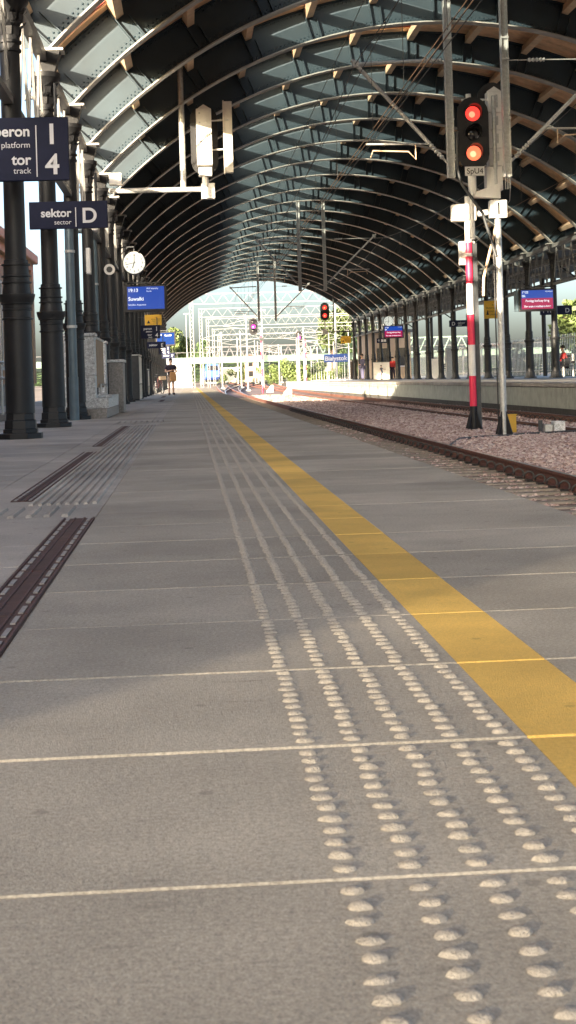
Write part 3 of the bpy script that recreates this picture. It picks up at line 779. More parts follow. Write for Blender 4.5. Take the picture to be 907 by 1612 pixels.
def clock(x, y, z, r, label, side):
    c = tag(empty('station_clock', (x, y, z)), label, 'clock')
    MB().lathe([(r, 0), (r*1.05, .02), (r*1.05, .14), (r, .16)], 32, axis='y').build('case', 'black', c, smooth=True)
    f = MB().lathe([(r*.96, -.004), (r*.96, .004)], 32, axis='y').build('dial', 'clock_face', c)
    for h in range(12):
        a = R(30*h); d = Vector((math.sin(a), 0, math.cos(a)))
        MB().bar(tuple(d*r*.86+Vector((0, -.007, 0))), tuple(d*r*.93+Vector((0, -.007, 0))), r*.03, .003, up=(0, 1, 0)).build('hour_mark', 'black', f)
        text(str(12 if h == 0 else h), r*.24, (d.x*r*.72, -.006, d.z*r*.72-r*.085), f, 'black', 'CENTER', 'numeral')
    for ang, L, w_, nm in ((360*.0+2, .80, .03, 'minute_hand'), (198, .5, .045, 'hour_hand'), (258, .78, .025, 'second_hand')):
        d = Vector((math.sin(R(ang)), 0, math.cos(R(ang))))
        MB().bar(tuple(d*-.12*r+Vector((0, -.012, 0))), tuple(d*L*r+Vector((0, -.012, 0))), w_*r*1.6, .003, up=(0, 1, 0)).build(nm, 'black', c)
    MB().tube([(0, .08, r), (0, .08, r+.14), (side, .08, r+.14)], .022, 8).build('bracket', 'dark_steel', c)
    MB().tube([(side*.9, .08, r-.1), (side*.4, .08, r+.14)], .016, 8).build('bracket', 'dark_steel', c)
clock(-1.51, 45.2, 4.16, .335, 'round white clock hanging beside the near columns above the display', -.45)
clock(13.21, 99.6, 4.17, .33, 'round pale clock hanging by the far platform columns', 1.0)
def display(x0, x1, z0, z1, y, label, lines, red=None, arm=None):
    cx = (x0+x1)/2; w_ = x1-x0; h_ = z1-z0
    o = tag(empty('departure_display', (cx, y, z0)), label, 'display')
    MB().box(-w_/2, w_/2, 0, .16, 0, h_).build('case', 'black', o, bevel=.012)
    sc = MB().box(-w_/2*.87, w_/2*.87, -.004, 0, h_*.10, h_*.93).build('screen', 'screen_blue', o)
    if red: MB().box(-w_/2*.86, w_/2*.86, -.008, -.004, h_*.10, h_*red).build('message_band', 'screen_red', sc)
    for body_, sz, fx, fz, al in lines:
        text(body_, sz*h_, ((fx-.5)*w_, -.011, fz*h_), sc, 'screen_text', al, bold=.003 if sz > .11 else 0)
    MB().box(-w_/2*.7, w_/2*.7, .05, .11, h_+.05, h_+.09).build('mount_rail', 'dark_steel', o)
    for fx in (-.5, .5): MB().box(fx*w_*.9-.03, fx*w_*.9+.03, .05, .11, h_, h_+.05).build('mount_block', 'dark_steel', o)
    if arm:
        MB().tube([(arm[0], .08, h_+.07), (arm[1], .08, h_+.07)], .03, 8).build('mount_arm', 'dark_steel', o)
    return o
display(-1.97, -.62, 2.88, 3.75, 49.0, 'blue departure display reading 19:13 Suwalki below the near clock', [('19:13', .17, .08, .74, 'LEFT'), ('Suwałki', .19, .08, .42, 'LEFT'), ('Sokółka, Augustów', .085, .08, .24, 'LEFT'), ('PKP Intercity', .08, .52, .83, 'LEFT'), ('8 min', .08, .52, .73, 'LEFT')], arm=(-.7, 0))
display(-1.77, -.67, 2.62, 3.4, 85.2, 'small blue departure display far along the near platform', [('19:13', .14, .08, .74, 'LEFT'), ('Suwałki', .16, .45, .70, 'LEFT')], arm=(-.6, 0))
RL = [('19:22', .13, .08, .80, 'LEFT'), ('Ełk', .13, .08, .64, 'LEFT'), ('POLREGIO', .07, .72, .84, 'LEFT'), ('Pociąg kończy bieg', .135, .5, .42, 'CENTER'), ('The train terminates here', .115, .5, .18, 'CENTER')]
display(12.55, 13.95, 2.87, 3.73, 57.0, 'departure display with red band hanging by the far columns at right', RL, red=.58, arm=(0, .6))
MB().box(-.83, -.72, .02, .3, .02, .8).build('speaker_side', 'pipe_blue', bpy.data.objects['departure_display.002'])
display(13.05, 14.42, 3.07, 3.93, 101.2, 'departure display with red band under the far platform clock', RL, red=.58, arm=(0, .3))
def notice(x0, x1, z0, z1, y, label):
    o = board('notice_sign', x0, x1, z0, z1, y, label, 'sign_yellow', .06); w_ = x1-x0; h_ = z1-z0
    MB().prism([(-w_*.38, h_*.2), (-w_*.18, h_*.2), (-w_*.28, h_*.5)], -.005, 0).build('warning_triangle', 'black', o)
    for i, t in enumerate(('NIE', 'PRZECHODZIĆ', 'PRZEZ TORY', 'UWAGA')): text(t, h_*.13, (w_*.16, -.004, h_*(.72-.18*i)), o, 'black', 'CENTER')
    MB().tube([(-w_/2-.3, .03, h_*.8), (-w_/2, .03, h_*.8)], .015, 6).build('bracket', 'dark_steel', o)
notice(-1.71, -1.03, 2.92, 3.35, 62.0, 'yellow notice sign with warning triangle on the near platform')
notice(13.57, 14.25, 3.07, 3.88, 69.0, 'yellow notice sign behind the grey signal post on the far platform')
notice(12.71, 13.54, 3.38, 3.98, 126.2, 'yellow notice sign near the far end of the shed')
def small_sign(x0, x1, z0, z1, y, label, words_, name='sector_sign'):
    o = board(name, x0, x1, z0, z1, y, label); w_ = x1-x0; h_ = z1-z0
    for t, sz, fx, fz, al in words_: text(t, sz*h_, ((fx-.5)*w_, -.004, fz*h_), o, align=al, bold=.002)
    hangers(o, (-w_*.35, w_*.35), h_, h_+.3)
PT = [('peron', .26, .58, .66, 'RIGHT'), ('platform', .13, .58, .48, 'RIGHT'), ('tor', .26, .58, .20, 'RIGHT'), ('track', .13, .58, .06, 'RIGHT'), ('1', .46, .82, .56, 'CENTER'), ('4', .46, .82, .08, 'CENTER')]
small_sign(-1.81, -1.06, 2.32, 2.84, 59.5, 'smaller navy platform sign reading peron 1 tor 4 below the yellow notice', PT, 'platform_sign')
small_sign(-1.75, -.95, 2.08, 2.36, 66.0, 'navy sector sign reading sektor E below the smaller platform sign', [('sektor', .5, .55, .35, 'RIGHT'), ('E', .8, .8, .2, 'CENTER')])
small_sign(-1.81, -1.11, 2.33, 2.84, 95.0, 'farthest navy platform sign above the standing person', PT, 'platform_sign')
small_sign(-1.88, -.95, 2.30, 2.69, 110.0, 'blue hanging sign just above the head of the standing person', [('sektor', .4, .55, .4, 'RIGHT'), ('F', .7, .8, .25, 'CENTER')])
small_sign(13.76, 14.84, 3.06, 3.40, 79.5, 'navy sector sign reading D sektor on the far platform', [('D', .75, .2, .22, 'CENTER'), ('sektor', .42, .42, .45, 'LEFT'), ('sector', .25, .42, .18, 'LEFT')])
small_sign(13.38, 14.1, 2.91, 3.25, 107.5, 'navy arrow sign with pictograms on the far platform', [('↑', .7, .2, .25, 'CENTER')], 'arrow_sign')
for i in range(2): MB().box(-.05+i*.19, .11+i*.19, -.005, 0, .08, .26).build('pictogram', 'letter', bpy.data.objects['arrow_sign'])
small_sign(16.4, 17.9, 3.2, 3.62, 70, 'dark hanging sign reading I PERON D seen between the far columns at right', [('I  H◦I', .6, .08, .25, 'LEFT'), ('D', .7, .85, .22, 'CENTER')])
ns = board('station_name_sign', 12.75, 15.0, 2.0, 2.75, 143, 'blue station name sign reading Białystok on the end railing', 'loco_blue')
text('Białystok', .58, (0, -.006, .16), ns, align='CENTER', bold=.012)
for x in (-.8, .8): MB().tube([(x, .04, -1.9), (x, .04, .05)], .04, 8).build('post', 'white_paint', ns)
# loudspeakers, wall lamps, small boxes on the near columns
def speaker(x, y, z, label):
    o = tag(empty('loudspeaker', (x, y, z)), label, 'loudspeaker', 'loudspeakers on the near columns')
    MB().lathe([(.13, 0), (.125, .02), (.06, .16), (.06, .24), (.0, .25)], 18, axis='y').build('horn', 'white_paint', o, smooth=True)
    MB().lathe([(.07, -.004), (.075, .01)], 14, axis='y').build('mouth', 'dark_steel', o)
    MB().tube([(-.12, .16, 0), (0, .16, 0)], .02, 6).build('bracket', 'dark_steel', o)
speaker(-1.78, 35.9, 3.29, 'round white loudspeaker on a near column left of the clock')
speaker(-1.72, 26.6, 3.52, 'white loudspeaker under the sector D sign')
lb = tag(empty('light_box', (-1.88, 29.6, 2.75)), 'narrow white light box on the side of a near column', 'light box'); MB().box(-.03, .05, 0, .3, 0, .5).build('diffuser', 'white_paint', lb, bevel=.01); MB().box(-.06, -.03, .02, .28, .05, .45).build('backplate', 'dark_steel', lb)
cc = tag(empty('security_camera', (-1.70, 29.2, 3.6)), 'white security camera on a near column', 'camera'); MB().lathe([(.06, 0), (.07, .03), (.07, .3), (.05, .32)], 12, axis='y').build('housing', 'white_paint', cc, smooth=True); MB().tube([(0, .2, 0), (-.2, .2, .02)], .015, 6).build('bracket', 'galv', cc)
jb = tag(empty('junction_box', (-1.6, 36.0, 5.3)), 'sunlit white junction box where the signal arm meets the column', 'box'); MB().box(-.13, .16, 0, .2, -.02, .26).build('body', 'white_paint', jb, bevel=.01); MB().box(-.11, .14, -.01, 0, .02, .22).build('lid', 'white_paint', jb)

# ================================================================== SIGNALS
def stadium(w_, h_, n=10):
    r = w_/2; c = h_/2-r
    return [(r*math.cos(a), c+r*math.sin(a)) for a in np.linspace(0, math.pi, n)] + [(r*math.cos(a), -c+r*math.sin(a)) for a in np.linspace(math.pi, 2*math.pi, n)]
def signal_head(parent, x, y, z, w_, h_, lamps, back=False, boxm='white_paint'):
    st = [(x+a, z+b) for a, b in stadium(w_, h_)]
    MB().prism(st, y, y+.03).build('background_plate', 'black', parent)
    n = len(lamps)
    for i, lm in enumerate(lamps):
        zc = z + h_*(.27-.27*i) if n == 3 else z + h_*(.22-.44*i)
        r = w_*.235
        f = -1 if not back else 1; yf = y if not back else y+.03
        MB().lathe([(r, yf-.012), (r, yf+.012)], 20, (x, 0, zc), 'y').build('lens', lm, parent)
        if lm in ('lamp_red', 'lamp_orange', 'lamp_magenta'): MB().lathe([(r*.42, yf+f*.018), (r*.42, yf)], 14, (x-r*.12, 0, zc-r*.12), 'y').build('lamp_core', lm+'_core', parent)
        elif lm == 'lens_off': MB().lathe([(r*.5, yf+f*.05), (r*.9, yf+f*.01)], 14, (x, 0, zc), 'y').build('lens_bulge', 'lens_off', parent, smooth=True)
        hood = MB()
        aa = np.linspace(-.35, math.pi+.35, 14)
        for a in aa:
            for rr, yy in ((r*1.12, 0), (r*1.22, 0), (r*1.22, f*.30*(0.35+.65*max(0, math.sin(a)))), (r*1.12, f*.30*(0.35+.65*max(0, math.sin(a))))):
                hood.v.append((x+rr*math.cos(a), yf+yy, zc+rr*math.sin(a)))
        for q in range(len(aa)-1):
            for k in range(4): a_ = 4*q+k; b_ = 4*q+(k+1) % 4; hood.f.append((a_, b_, b_+4, a_+4))
        hood.f += [(0, 1, 2, 3), tuple(4*(len(aa)-1)+k for k in range(4))]
        hood.build('hood', 'black', parent, smooth=True)
    bw = w_*.56; n2 = max(3, n)
    yb0, yb1 = (y+.03, y+.36) if not back else (y-.33, y)
    for i in range(n2):
        hh = h_*.80/n2; zc = z+h_*.42-hh*(i+1)
        bx_ = MB().box(x-bw/2, x+bw/2, yb0, yb1, zc+.006, zc+hh).build('lamp_box', boxm, parent, bevel=.012)
        yy = yb0 if back else yb1
        if back:
            d_ = MB().box(x-bw*.42, x+bw*.34, yb0-.012, yb0, zc+.03, zc+hh-.02).build('door', boxm, bx_, bevel=.004)
            MB().box(x+bw*.05, x+bw*.2, yb0-.035, yb0-.012, zc+hh*.25, zc+hh*.7).build('handle', boxm, d_, bevel=.003)
            for zz in (.25, .75): MB().lathe([(.022, yb0-.024), (.022, yb0-.012)], 8, (x-bw*.28, 0, zc+hh*zz), 'y').build('bolt', 'galv', d_)
    return
# the two signals of the island between the tracks
g1 = tag(empty('signal_mast', (6.87, 33.1, -.80)), 'grey signal mast with three-lamp head lit red and orange, plate SpU4', 'signal')
def L1(p): return (p[0]-6.87, p[1]-33.1, p[2]+.80)
MB().tube([(0, 0, .0), (0, 0, 4.8)], .072, 16).build('post', 'galv', g1, smooth=True)
MB().tube([(0, 0, 4.8), (0, .1, 5.3), (.0, .1, 7.5)], .05, 12).build('upper_post', 'galv', g1, smooth=True)
MB().tube([(0, 0, 1.28), (0, 0, 1.34)], .082, 16).build('clamp', 'galv', g1); MB().tube([(0, 0, 3.0), (0, 0, 3.04)], .08, 16).build('clamp', 'galv', g1)
for k in range(4):
    a = R(45+90*k); c, s = math.cos(a), math.sin(a)
    MB().poly([(.05*c-.012*s, .05*s+.012*c, .62), (.05*c+.012*s, .05*s-.012*c, .62), (.24*c-.012*s, .24*s+.012*c, .0), (.24*c+.012*s, .24*s-.012*c, 0), (.05*c-.012*s, .05*s+.012*c, 0), (.05*c+.012*s, .05*s-.012*c, 0)],
        [(0,1,3,2),(0,2,4),(1,5,3),(2,3,5,4),(0,4,5,1)]).build('base_fin', 'black', g1)
MB().lathe([(.25, -.02), (.25, .03)], 4, rot=0).build('base_plate', 'black', g1)
MB().tube([(-.12, -.02, .0), (-.115, -.02, 4.2)], .016, 6).build('conduit', 'black', g1)
signal_head(g1, -.51, -.12, 6.645, .69, 1.60, ('lamp_red', 'lens_off', 'lamp_orange'))
MB().tube([(-.55, .12, 4.35), (-.55, .12, 7.55)], .06, 12).build('head_post', 'white_paint', g1, smooth=True)
MB().tube([(-.70, .12, 7.42), (.0, .12, 7.42)], .025, 8).build('tie', 'white_paint', g1)
pl_ = MB().box(-.72, -.29, -.14, -.12, 5.72, 5.92).build('name_plate', 'white_paint', g1)
text('SpU4', .17, (-.50, -.146, 5.765), pl_, 'black', 'CENTER')
MB().tube([(-.53, -.02, 5.30), (-.53, -.02, 5.72)], .075, 12).build('socket', 'white_paint', g1, smooth=True)
MB().poly([(-.52, -.08, 5.26), (-.52, .14, 5.26), (-.52, -.08, 5.36), (-.52, .14, 5.36), (.06, -.1, 5.22), (.06, .16, 5.22), (.06, -.1, 5.56), (.06, .16, 5.56)], [(0,2,3,1),(4,5,7,6),(0,4,6,2),(1,3,7,5),(2,6,7,3),(0,1,5,4)]).build('bracket', 'white_paint', g1)
ib = MB().box(-.19, .19, -.14, .1, 4.79, 5.18).build('indicator_box', 'white_paint', g1, bevel=.02); MB().box(-.02, .02, -.146, -.14, 4.86, 5.12).build('slot', 'black', ib)
# back of the second head, facing away on the same mast
bxs = [(5.96, 6.34), (6.35, 6.74), (6.75, 7.13), (7.14, 7.60)]
for i, (a, b) in enumerate(bxs):
    q = MB().box(-.13, .20, .10, .40, a, b).build('lamp_box', 'white_paint', g1, bevel=.012)
    d_ = MB().box(-.10, .15, .088, .10, a+.03, b-.03).build('door', 'white_paint', q, bevel=.004); MB().box(.05, .09, .07, .088, a+.1, b-.08).build('handle', 'galv', d_)
MB().box(-.20, .16, .08, .40, 5.42, 5.94).build('lower_box', 'white_paint', g1, bevel=.012); MB().box(-.12, .08, .066, .08, 5.52, 5.88).build('lower_door', 'white_paint', g1, bevel=.004)
MB().prism([(-.13, 7.61), (.2, 7.61), (.035, 7.72)], .16, .2).build('gable', 'white_paint', g1)
MB().prism([(.04+a, 7.0+b) for a, b in stadium(.66, 1.72)], .42, .45).build('background_plate', 'black', g1)
for i in range(3): MB().tube([(.24+.05*i, .2, 5.45), (.24+.05*i, .2, 7.35)], .014, 6).build('ladder_rail', 'galv', g1)
MB().tube([(-.86, -.12, 6.7), (-.88, -.1, 5.9), (-.80, -.1, 5.55), (-.35, -.1, 4.9), (-.08, -.09, 3.95)], .033, 8).build('cable_tube', 'dark_steel', g1, smooth=True)
MB().tube([(-.35, .1, 3.1), (-.33, .1, 3.5), (.0, .05, 4.75)], .03, 8).build('brace', 'wood_purlin', g1)

g2 = tag(empty('signal_mast', (6.92, 36.9, -.82)), 'red and white banded signal mast with white box on top', 'signal')
bands = [(.62, 1.58, 'red_paint'), (1.58, 2.30, 'white_paint'), (2.30, 3.15, 'red_paint'), (3.15, 4.05, 'white_paint'), (4.05, 4.32, 'red_paint'), (4.32, 4.42, 'white_paint'), (4.42, 4.62, 'red_paint'), (4.62, 5.25, 'cream')]
bands = [(.62, 1.36, 'red_paint'), (1.36, 2.12, 'white_paint'), (2.12, 2.86, 'red_paint'), (2.86, 3.62, 'white_paint'), (3.62, 4.28, 'red_paint'), (4.28, 4.36, 'white_paint'), (4.36, 4.62, 'red_paint'), (4.62, 5.25, 'cream')]
for a, b, mm in bands: MB().tube([(0, 0, a), (0, 0, b)], .088, 18, True).build('painted_band', mm, g2, smooth=True)
MB().tube([(0, 0, 0), (0, 0, .62)], .086, 18).build('post_foot', 'black', g2, smooth=True)
for k in range(4):
    a = R(45+90*k); c, s = math.cos(a), math.sin(a)
    MB().poly([(.06*c-.012*s, .06*s+.012*c, .62), (.06*c+.012*s, .06*s-.012*c, .62), (.27*c-.012*s, .27*s+.012*c, .0), (.27*c+.012*s, .27*s-.012*c, 0), (.06*c-.012*s, .06*s+.012*c, 0), (.06*c+.012*s, .06*s-.012*c, 0)],
        [(0,1,3,2),(0,2,4),(1,5,3),(2,3,5,4),(0,4,5,1)]).build('base_fin', 'black', g2)
MB().box(.085, .19, -.05, .06, .0, 4.6).build('cable_duct', 'dark_steel', g2)
MB().box(-.40, .20, -.12, .18, 5.14, 5.56).build('top_box', 'cream', g2, bevel=.04)
MB().box(-.30, .02, -.15, -.12, 5.2, 5.5).build('box_lid', 'cream', g2, bevel=.01)
MB().box(-.22, .15, .0, .22, 4.08, 4.66).build('control_box', 'cream', g2, bevel=.015)
MB().tube([(.1, .05, 5.3), (.55, .0, 5.36)], .075, 12).build('side_arm', 'white_paint', g2, smooth=True)
MB().tube([(0, 0, 5.25), (0, 0, 5.75)], .07, 12).build('spigot', 'white_paint', g2, smooth=True)
yb_ = tag(empty('yellow_box', (7.14, 33.55, -.78)), 'small yellow trackside box beside the grey signal mast', 'box'); MB().box(-.11, .11, 0, .16, .04, .42).build('body', 'sign_yellow', yb_, bevel=.015); MB().box(-.04, .04, .05, .1, -.04, .04).build('foot', 'dark_steel', yb_); MB().box(-.12, .12, -.01, .17, .42, .45).build('lid', 'sign_yellow', yb_)
gx = tag(empty('trackside_box', (8.2, 34.0, -.80)), 'grey concrete trackside box in front of the far track', 'box'); MB().box(-.02, .24, -.1, .2, 0, .27).build('body', 'granite', gx, bevel=.02); MB().box(-.22, -.04, -.05, .15, 0, .2).build('coupling', 'galv', gx, bevel=.02); MB().box(-.34, -.26, -.02, .1, 0, .3).build('lever', 'dark_steel', gx, bevel=.01)
tag(MB().tube([(x, y, z) for x, y, z in [(8.7, 33.6, -.74), (8.0, 33.4, -.755), (7.3, 33.0, -.75), (6.9, 32.6, -.755), (6.2, 32.4, -.76), (5.6, 31.6, -.752), (5.1, 29.6, -.76), (4.8, 28.4, -.79)]], .022, 8).build('ground_cable', 'dark_steel', smooth=True), 'dark cable lying across the ballast by the signal masts', 'cable')
# signal hung from an arm on the near columns, seen from behind
g3 = tag(empty('hanging_signal', (-1.97, 36.2, 5.14)), 'sunlit white back of a three-lamp signal hung on a tube arm', 'signal')
MB().tube([(0, 0, .02), (2.55, 0, .02)], .062, 14).build('arm', 'galv', g3, smooth=True)
MB().tube([(1.98, 0, .02), (1.98, 0, 2.92)], .07, 14).build('hanger', 'galv', g3, smooth=True)
MB().tube([(1.70, .02, 2.78), (2.2, .02, 2.78)], .03, 8).build('roof_clamp', 'dark_steel', g3)
MB().tube([(-.12, 0, .02), (.0, 0, .02)], .09, 12).build('column_clamp', 'galv', g3)
signal_head(g3, 2.50, 0, 1.18, .64, 1.66, ('lens_off', 'lens_off', 'lens_off'), back=True)
MB().box(2.35, 2.66, -.3, -.02, .30, .50).build('lower_box', 'white_paint', g3, bevel=.01)
MB().prism([(2.33, 1.885), (2.68, 1.885), (2.50, 2.0)], -.2, -.15).build('gable', 'white_paint', g3)
MB().tube([(2.50, -.12, .05), (2.50, -.12, .32)], .075, 12).build('socket', 'white_paint', g3, smooth=True)
MB().box(2.40, 2.72, -.16, .12, -.22, .14).build('mount_box', 'white_paint', g3, bevel=.012)
MB().box(2.98, 3.17, -.20, .02, .38, 2.06).build('side_duct', 'cream', g3, bevel=.01)
MB().box(2.955, 2.98, -.22, .04, .36, 2.08).build('duct_flange', 'cream', g3)
for z in (.93, 1.62): MB().tube([(2.6, -.08, z), (3.1, -.22, z)], .018, 6).build('duct_tie', 'white_paint', g3)
# small signals at the end of the shed and beyond
def far_signal(x, y, z0, zh, h_, lamps, label, banded=True, mz=0):
    o = tag(empty('yard_signal', (x, y, z0)), label, 'signal')
    signal_head(o, 0, -.1, zh-z0, h_*.5, h_, lamps)
    if banded:
        zz = 0; i = 0
        while zz < zh-z0-.3:
            MB().tube([(mz, .1, zz), (mz, .1, min(zz+.8, zh-z0-.2))], .09, 10).build('painted_band', 'red_paint' if i % 2 == 0 else 'white_paint', o, smooth=True); zz += .8; i += 1
        MB().box(-.22+mz, .22+mz, -.2, .1, zh-z0-h_*.85, zh-z0-h_*.65).build('lamp_bracket', 'dark_steel', o, bevel=.02)
    return o
far_signal(6.35, 147, -.75, 5.7, 1.66, ('lens_off', 'lamp_magenta', 'lens_off'), 'dark signal with magenta lamp on a red and white mast beyond the shed', mz=.75)
far_signal(14.3, 196, -.1, 5.8, 1.7, ('lens_off', 'lamp_magenta', 'lens_off'), 'more distant signal with magenta lamp above the green shrubs', mz=.8)
h1 = far_signal(11.4, 126, 3.6, 6.05, 1.5, ('lamp_red', 'lamp_red'), 'red glowing two-lamp signal hung from an arm at the end of the shed', banded=False)
MB().tube([(0, .1, .75), (3.0, .1, .75)], .05, 8).build('arm', 'dark_steel', h1); MB().tube([(.75, .1, .75), (.75, .1, 4.2)], .05, 8).build('hanger', 'dark_steel', h1); MB().box(-.2, .2, -.1, .25, .55, 1.0).build('mount_box', 'galv', h1); MB().tube([(0, .1, .9), (0, .1, 1.8)], .05, 8).build('socket', 'galv', h1)
def km_plate(x, y, txt, label):
    o = tag(empty('number_plate', (x, y, -.80)), label, 'sign', 'number plates between the tracks')
    MB().prism([(-.27, .38), (.24, .38), (.24, .93), (.1, .93), (-.27, .52)], 0, .02).build('plate', 'white_paint', o)
    MB().tube([(.03, .03, -.05), (.03, .03, .7)], .025, 8).build('stake', 'dark_steel', o)
    text(txt, .26, (.02, -.004, .44), o, 'black', 'CENTER')
km_plate(6.35, 98, '50', 'white slanted number plate reading 50 between the tracks')
km_plate(6.15, 116, '49', 'white slanted number plate reading 49, the farther of the two')

# ================================================================== CATENARY
def catenary_set(x1, x2, y, label, sc=1):
    o = tag(empty('catenary_support', (x1, y, 4.72)), label, 'catenary support')
    def ztop(x): return ACZ + math.sqrt(AR**2-(x-ACX)**2) - 4.72
    for x, nm in ((0, 'hanger_post'), (x2-x1, 'hanger_post')):
        mb = MB(); H_ = ztop(x1+x)
        mb.box(x-.075, x-.062, -.09, .09, 0, H_); mb.box(x+.062, x+.075, -.09, .09, 0, H_); mb.box(x-.062, x+.062, -.006, .006, 0, H_)
        p_ = mb.build(nm, 'galv', o)
        for z in (.35, .42, 1.2, 2.45, 2.9): MB().box(x-.085, x+.085, -.1, -.09, z, z+.03).build('clamp', 'galv', p_)
    for s, xp, L_ in ((-1, 0, 1.95), (1, x2-x1, 2.4)):
        b = lambda *a: tuple(a)
        ins = lambda p, q, nm='insulator': None
        t0 = Vector((xp+s*.08, 0, .32)); t1 = Vector((xp+s*L_, 0, 2.42 if s < 0 else 2.55)); d = (t1-t0).normalized()
        MB().tube([t0+d*.55, t1+d*.12], .042, 10).build('diagonal_tube', 'galv', o, smooth=True)
        MB().tube([t0+d*k for k in np.linspace(.12, .56, 12)], [.055 if k % 2 else .03 for k in range(12)], 10).build('insulator', 'galv', o, smooth=True)
        MB().tube([t0, t0+d*.14], .025, 8).build('pivot', 'steel', o)
        if s < 0:
            MB().tube([(xp-.5, 0, 2.47), (xp-L_, 0, 2.42)], .038, 10).build('top_tube', 'galv', o, smooth=True)
            MB().tube([(xp-k, 0, 2.47) for k in np.linspace(.12, .5, 12)], [.055 if k % 2 else .03 for k in range(12)], 10).build('insulator', 'galv', o, smooth=True)
        else:
            MB().tube([(xp+.1, 0, 2.45), (xp+3.2, 0, 2.45)], .012, 6).build('stay_wire', 'galv', o)
            MB().tube([(xp+k, 0, 2.45) for k in np.linspace(.5, .85, 10)], [.05 if k % 2 else .025 for k in range(10)], 10).build('insulator', 'galv', o, smooth=True)
        zr = .72 if s < 0 else 1.0
        k = (zr-.32)/(t1.z-t0.z); xr = t0.x + (t1.x-t0.x)*k
        MB().tube([(xr, 0, zr), (xr+s*1.35, 0, zr-.02*s)], .022, 8).build('registration_tube', 'galv', o, smooth=True)
        MB().tube([(xr+s*.30, 0, zr), (xr+s*.30, 0, zr-.32), (xr+s*.45, 0, zr-.15), (xr+s*1.2, .0, zr-.12), (xr+s*1.25, 0, zr-.26)], .016, 8).build('steady_arm', 'wood_purlin', o, smooth=True)
        MB().box(t1.x-.07, t1.x+.07, -.05, .05, t1.z-.07, t1.z+.07).build('tube_clamp', 'galv', o, bevel=.01)
catenary_set(5.62, 6.82, 31.7, 'nearest pair of steel hanger posts with tube arms holding the overhead wires')
catenary_set(5.4, 6.6, 72.2, 'second pair of hanger posts with tube arms under the roof')
catenary_set(5.1, 6.3, 108.2, 'farthest pair of hanger posts against the sky at the shed mouth')
# wires
def wire(f, ya, yb, n, r, label, m='dark_steel'):
    o = MB().tube([f(y) for y in np.linspace(ya, yb, n)], r, 5).build('overhead_wire', m, smooth=True); tag(o, label, 'wire'); return o
SUP = [-8.8, 31.7, 72.2, 108.2, 160, 190, 228, 275]
def mz(y, lo=6.55, hi=7.16):
    for a, b in zip(SUP, SUP[1:]):
        if a <= y <= b: t = (y-a)/(b-a); return hi - (hi-lo)*4*t*(1-t)
    return hi
wx = lambda y: 3.66 + bendA(y)*1.0
for dx, nm in ((-.03, 'left of the twin contact wires of the near track'), (.05, 'right of the twin contact wires of the near track')):
    o = wire(lambda y: (wx(y)+dx, y, 5.30), 4, 230, 40, .008, nm, 'copper')
wire(lambda y: (wx(y), y, mz(y)), 4, 230, 90, .010, 'sagging carrier wire above the near track')
wire(lambda y: (9.4+bendB(y), y, 5.32), 20, 230, 40, .008, 'contact wire above the far track', 'copper')
wire(lambda y: (9.4+bendB(y), y, mz(y)), 20, 230, 90, .010, 'sagging carrier wire above the far track')
wire(lambda y: (wx(y)+.42, y, 5.62), 4, 120, 30, .009, 'feeder wire just right of the twin contact wires')
wire(lambda y: (wx(y)+.9, y, 6.25 + .12*math.sin(y*.08)), 4, 120, 40, .008, 'slack feeder wire between the near track and the hanger posts')
wire(lambda y: (wx(y)-.55, y, 6.9), 4, 110, 30, .007, 'thin wire left of the carrier wire of the near track')
seen_ = set(); nd_ = 0
for (x, lb_) in ((3.66, 'near'), (9.4, 'far')):
    for y in list(np.arange(8, 30, 4.2))+list(np.arange(36, 106, 6.0)):
        if x > 5 and y < 24: continue
        nd_ = nd_+1 if (lb_, 1) in seen_ else 1; seen_.add((lb_, 1))
        tag(MB().tube([(x, y, 5.3), (x, y, mz(y))], .006, 4).build('dropper_wire', 'dark_steel'), 'thin vertical dropper wire over the %s track, %s from the camera' % (lb_, ORD[nd_]), 'wire', 'dropper wires of the %s track' % lb_)
tag(MB().tube([(x, y, z) for x, y, z in [(6.9, 31.7, 5.0), (9.5, 44, 5.6), (12, 60, 6.2), (13.6, 75, 6.4)]], .012, 5).build('stay_cable', 'galv'), 'thin stay cable running from the hanger posts toward the far girder', 'cable')
tag(MB().tube([(4.1, 14, 7.75), (3.1, 46, 5.6), (2.6, 60, 4.75)], .008, 5).build('stay_cable', 'dark_steel'), 'thin cable crossing under the roof near the hanging signal', 'cable')
# ================================================================== FAR PLATFORM FURNITURE
cn = tag(empty('platform_canopy', (17, 90, 0)), 'dark flat canopy over the far platform behind the columns', 'canopy')
MB().box(-2.45, 2.8, -42, 32, 5.62, 5.74).build('roof_panel', 'dark_steel', cn)
for y in range(-40, 33, 9):
    MB().box(-2.4, 2.7, y-.08, y+.08, 5.32, 5.618).build('beam', 'girder', cn)
    MB().tube([(1.2, y, .33), (1.2, y, 5.33)], .11, 10).build('post', 'iron', cn, smooth=True)
    MB().bar((-.1, y, 5.3), (1.15, y, 4.4), .07, .07).build('brace', 'iron', cn)
for x in (-1.2, 0, 2.3): MB().box(x-.05, x+.05, -41.5, 31.5, 5.23, 5.318).build('purlin', 'girder', cn)
fn = tag(empty('railing_fence', (19.6, 90, .34)), 'tall pale bar fence along the back of the far platform', 'fence')
for z in (.25, 1.95): MB().box(-.025, .025, -45, 60, z, z+.05).build('rail', 'white_paint', fn)
b0 = None
for i in range(290):
    y = -45+i*.36
    if b0 is None: b0 = MB().box(-.015, .015, -.015, .015, .0, 2.15).build('bar', 'white_paint', fn, loc=(0, y, 0))
    else: inst(b0, (0, y, 0), fn)
for y in range(-45, 61, 7): MB().box(-.05, .05, y-.05, y+.05, 0, 2.25).build('post', 'white_paint', fn)
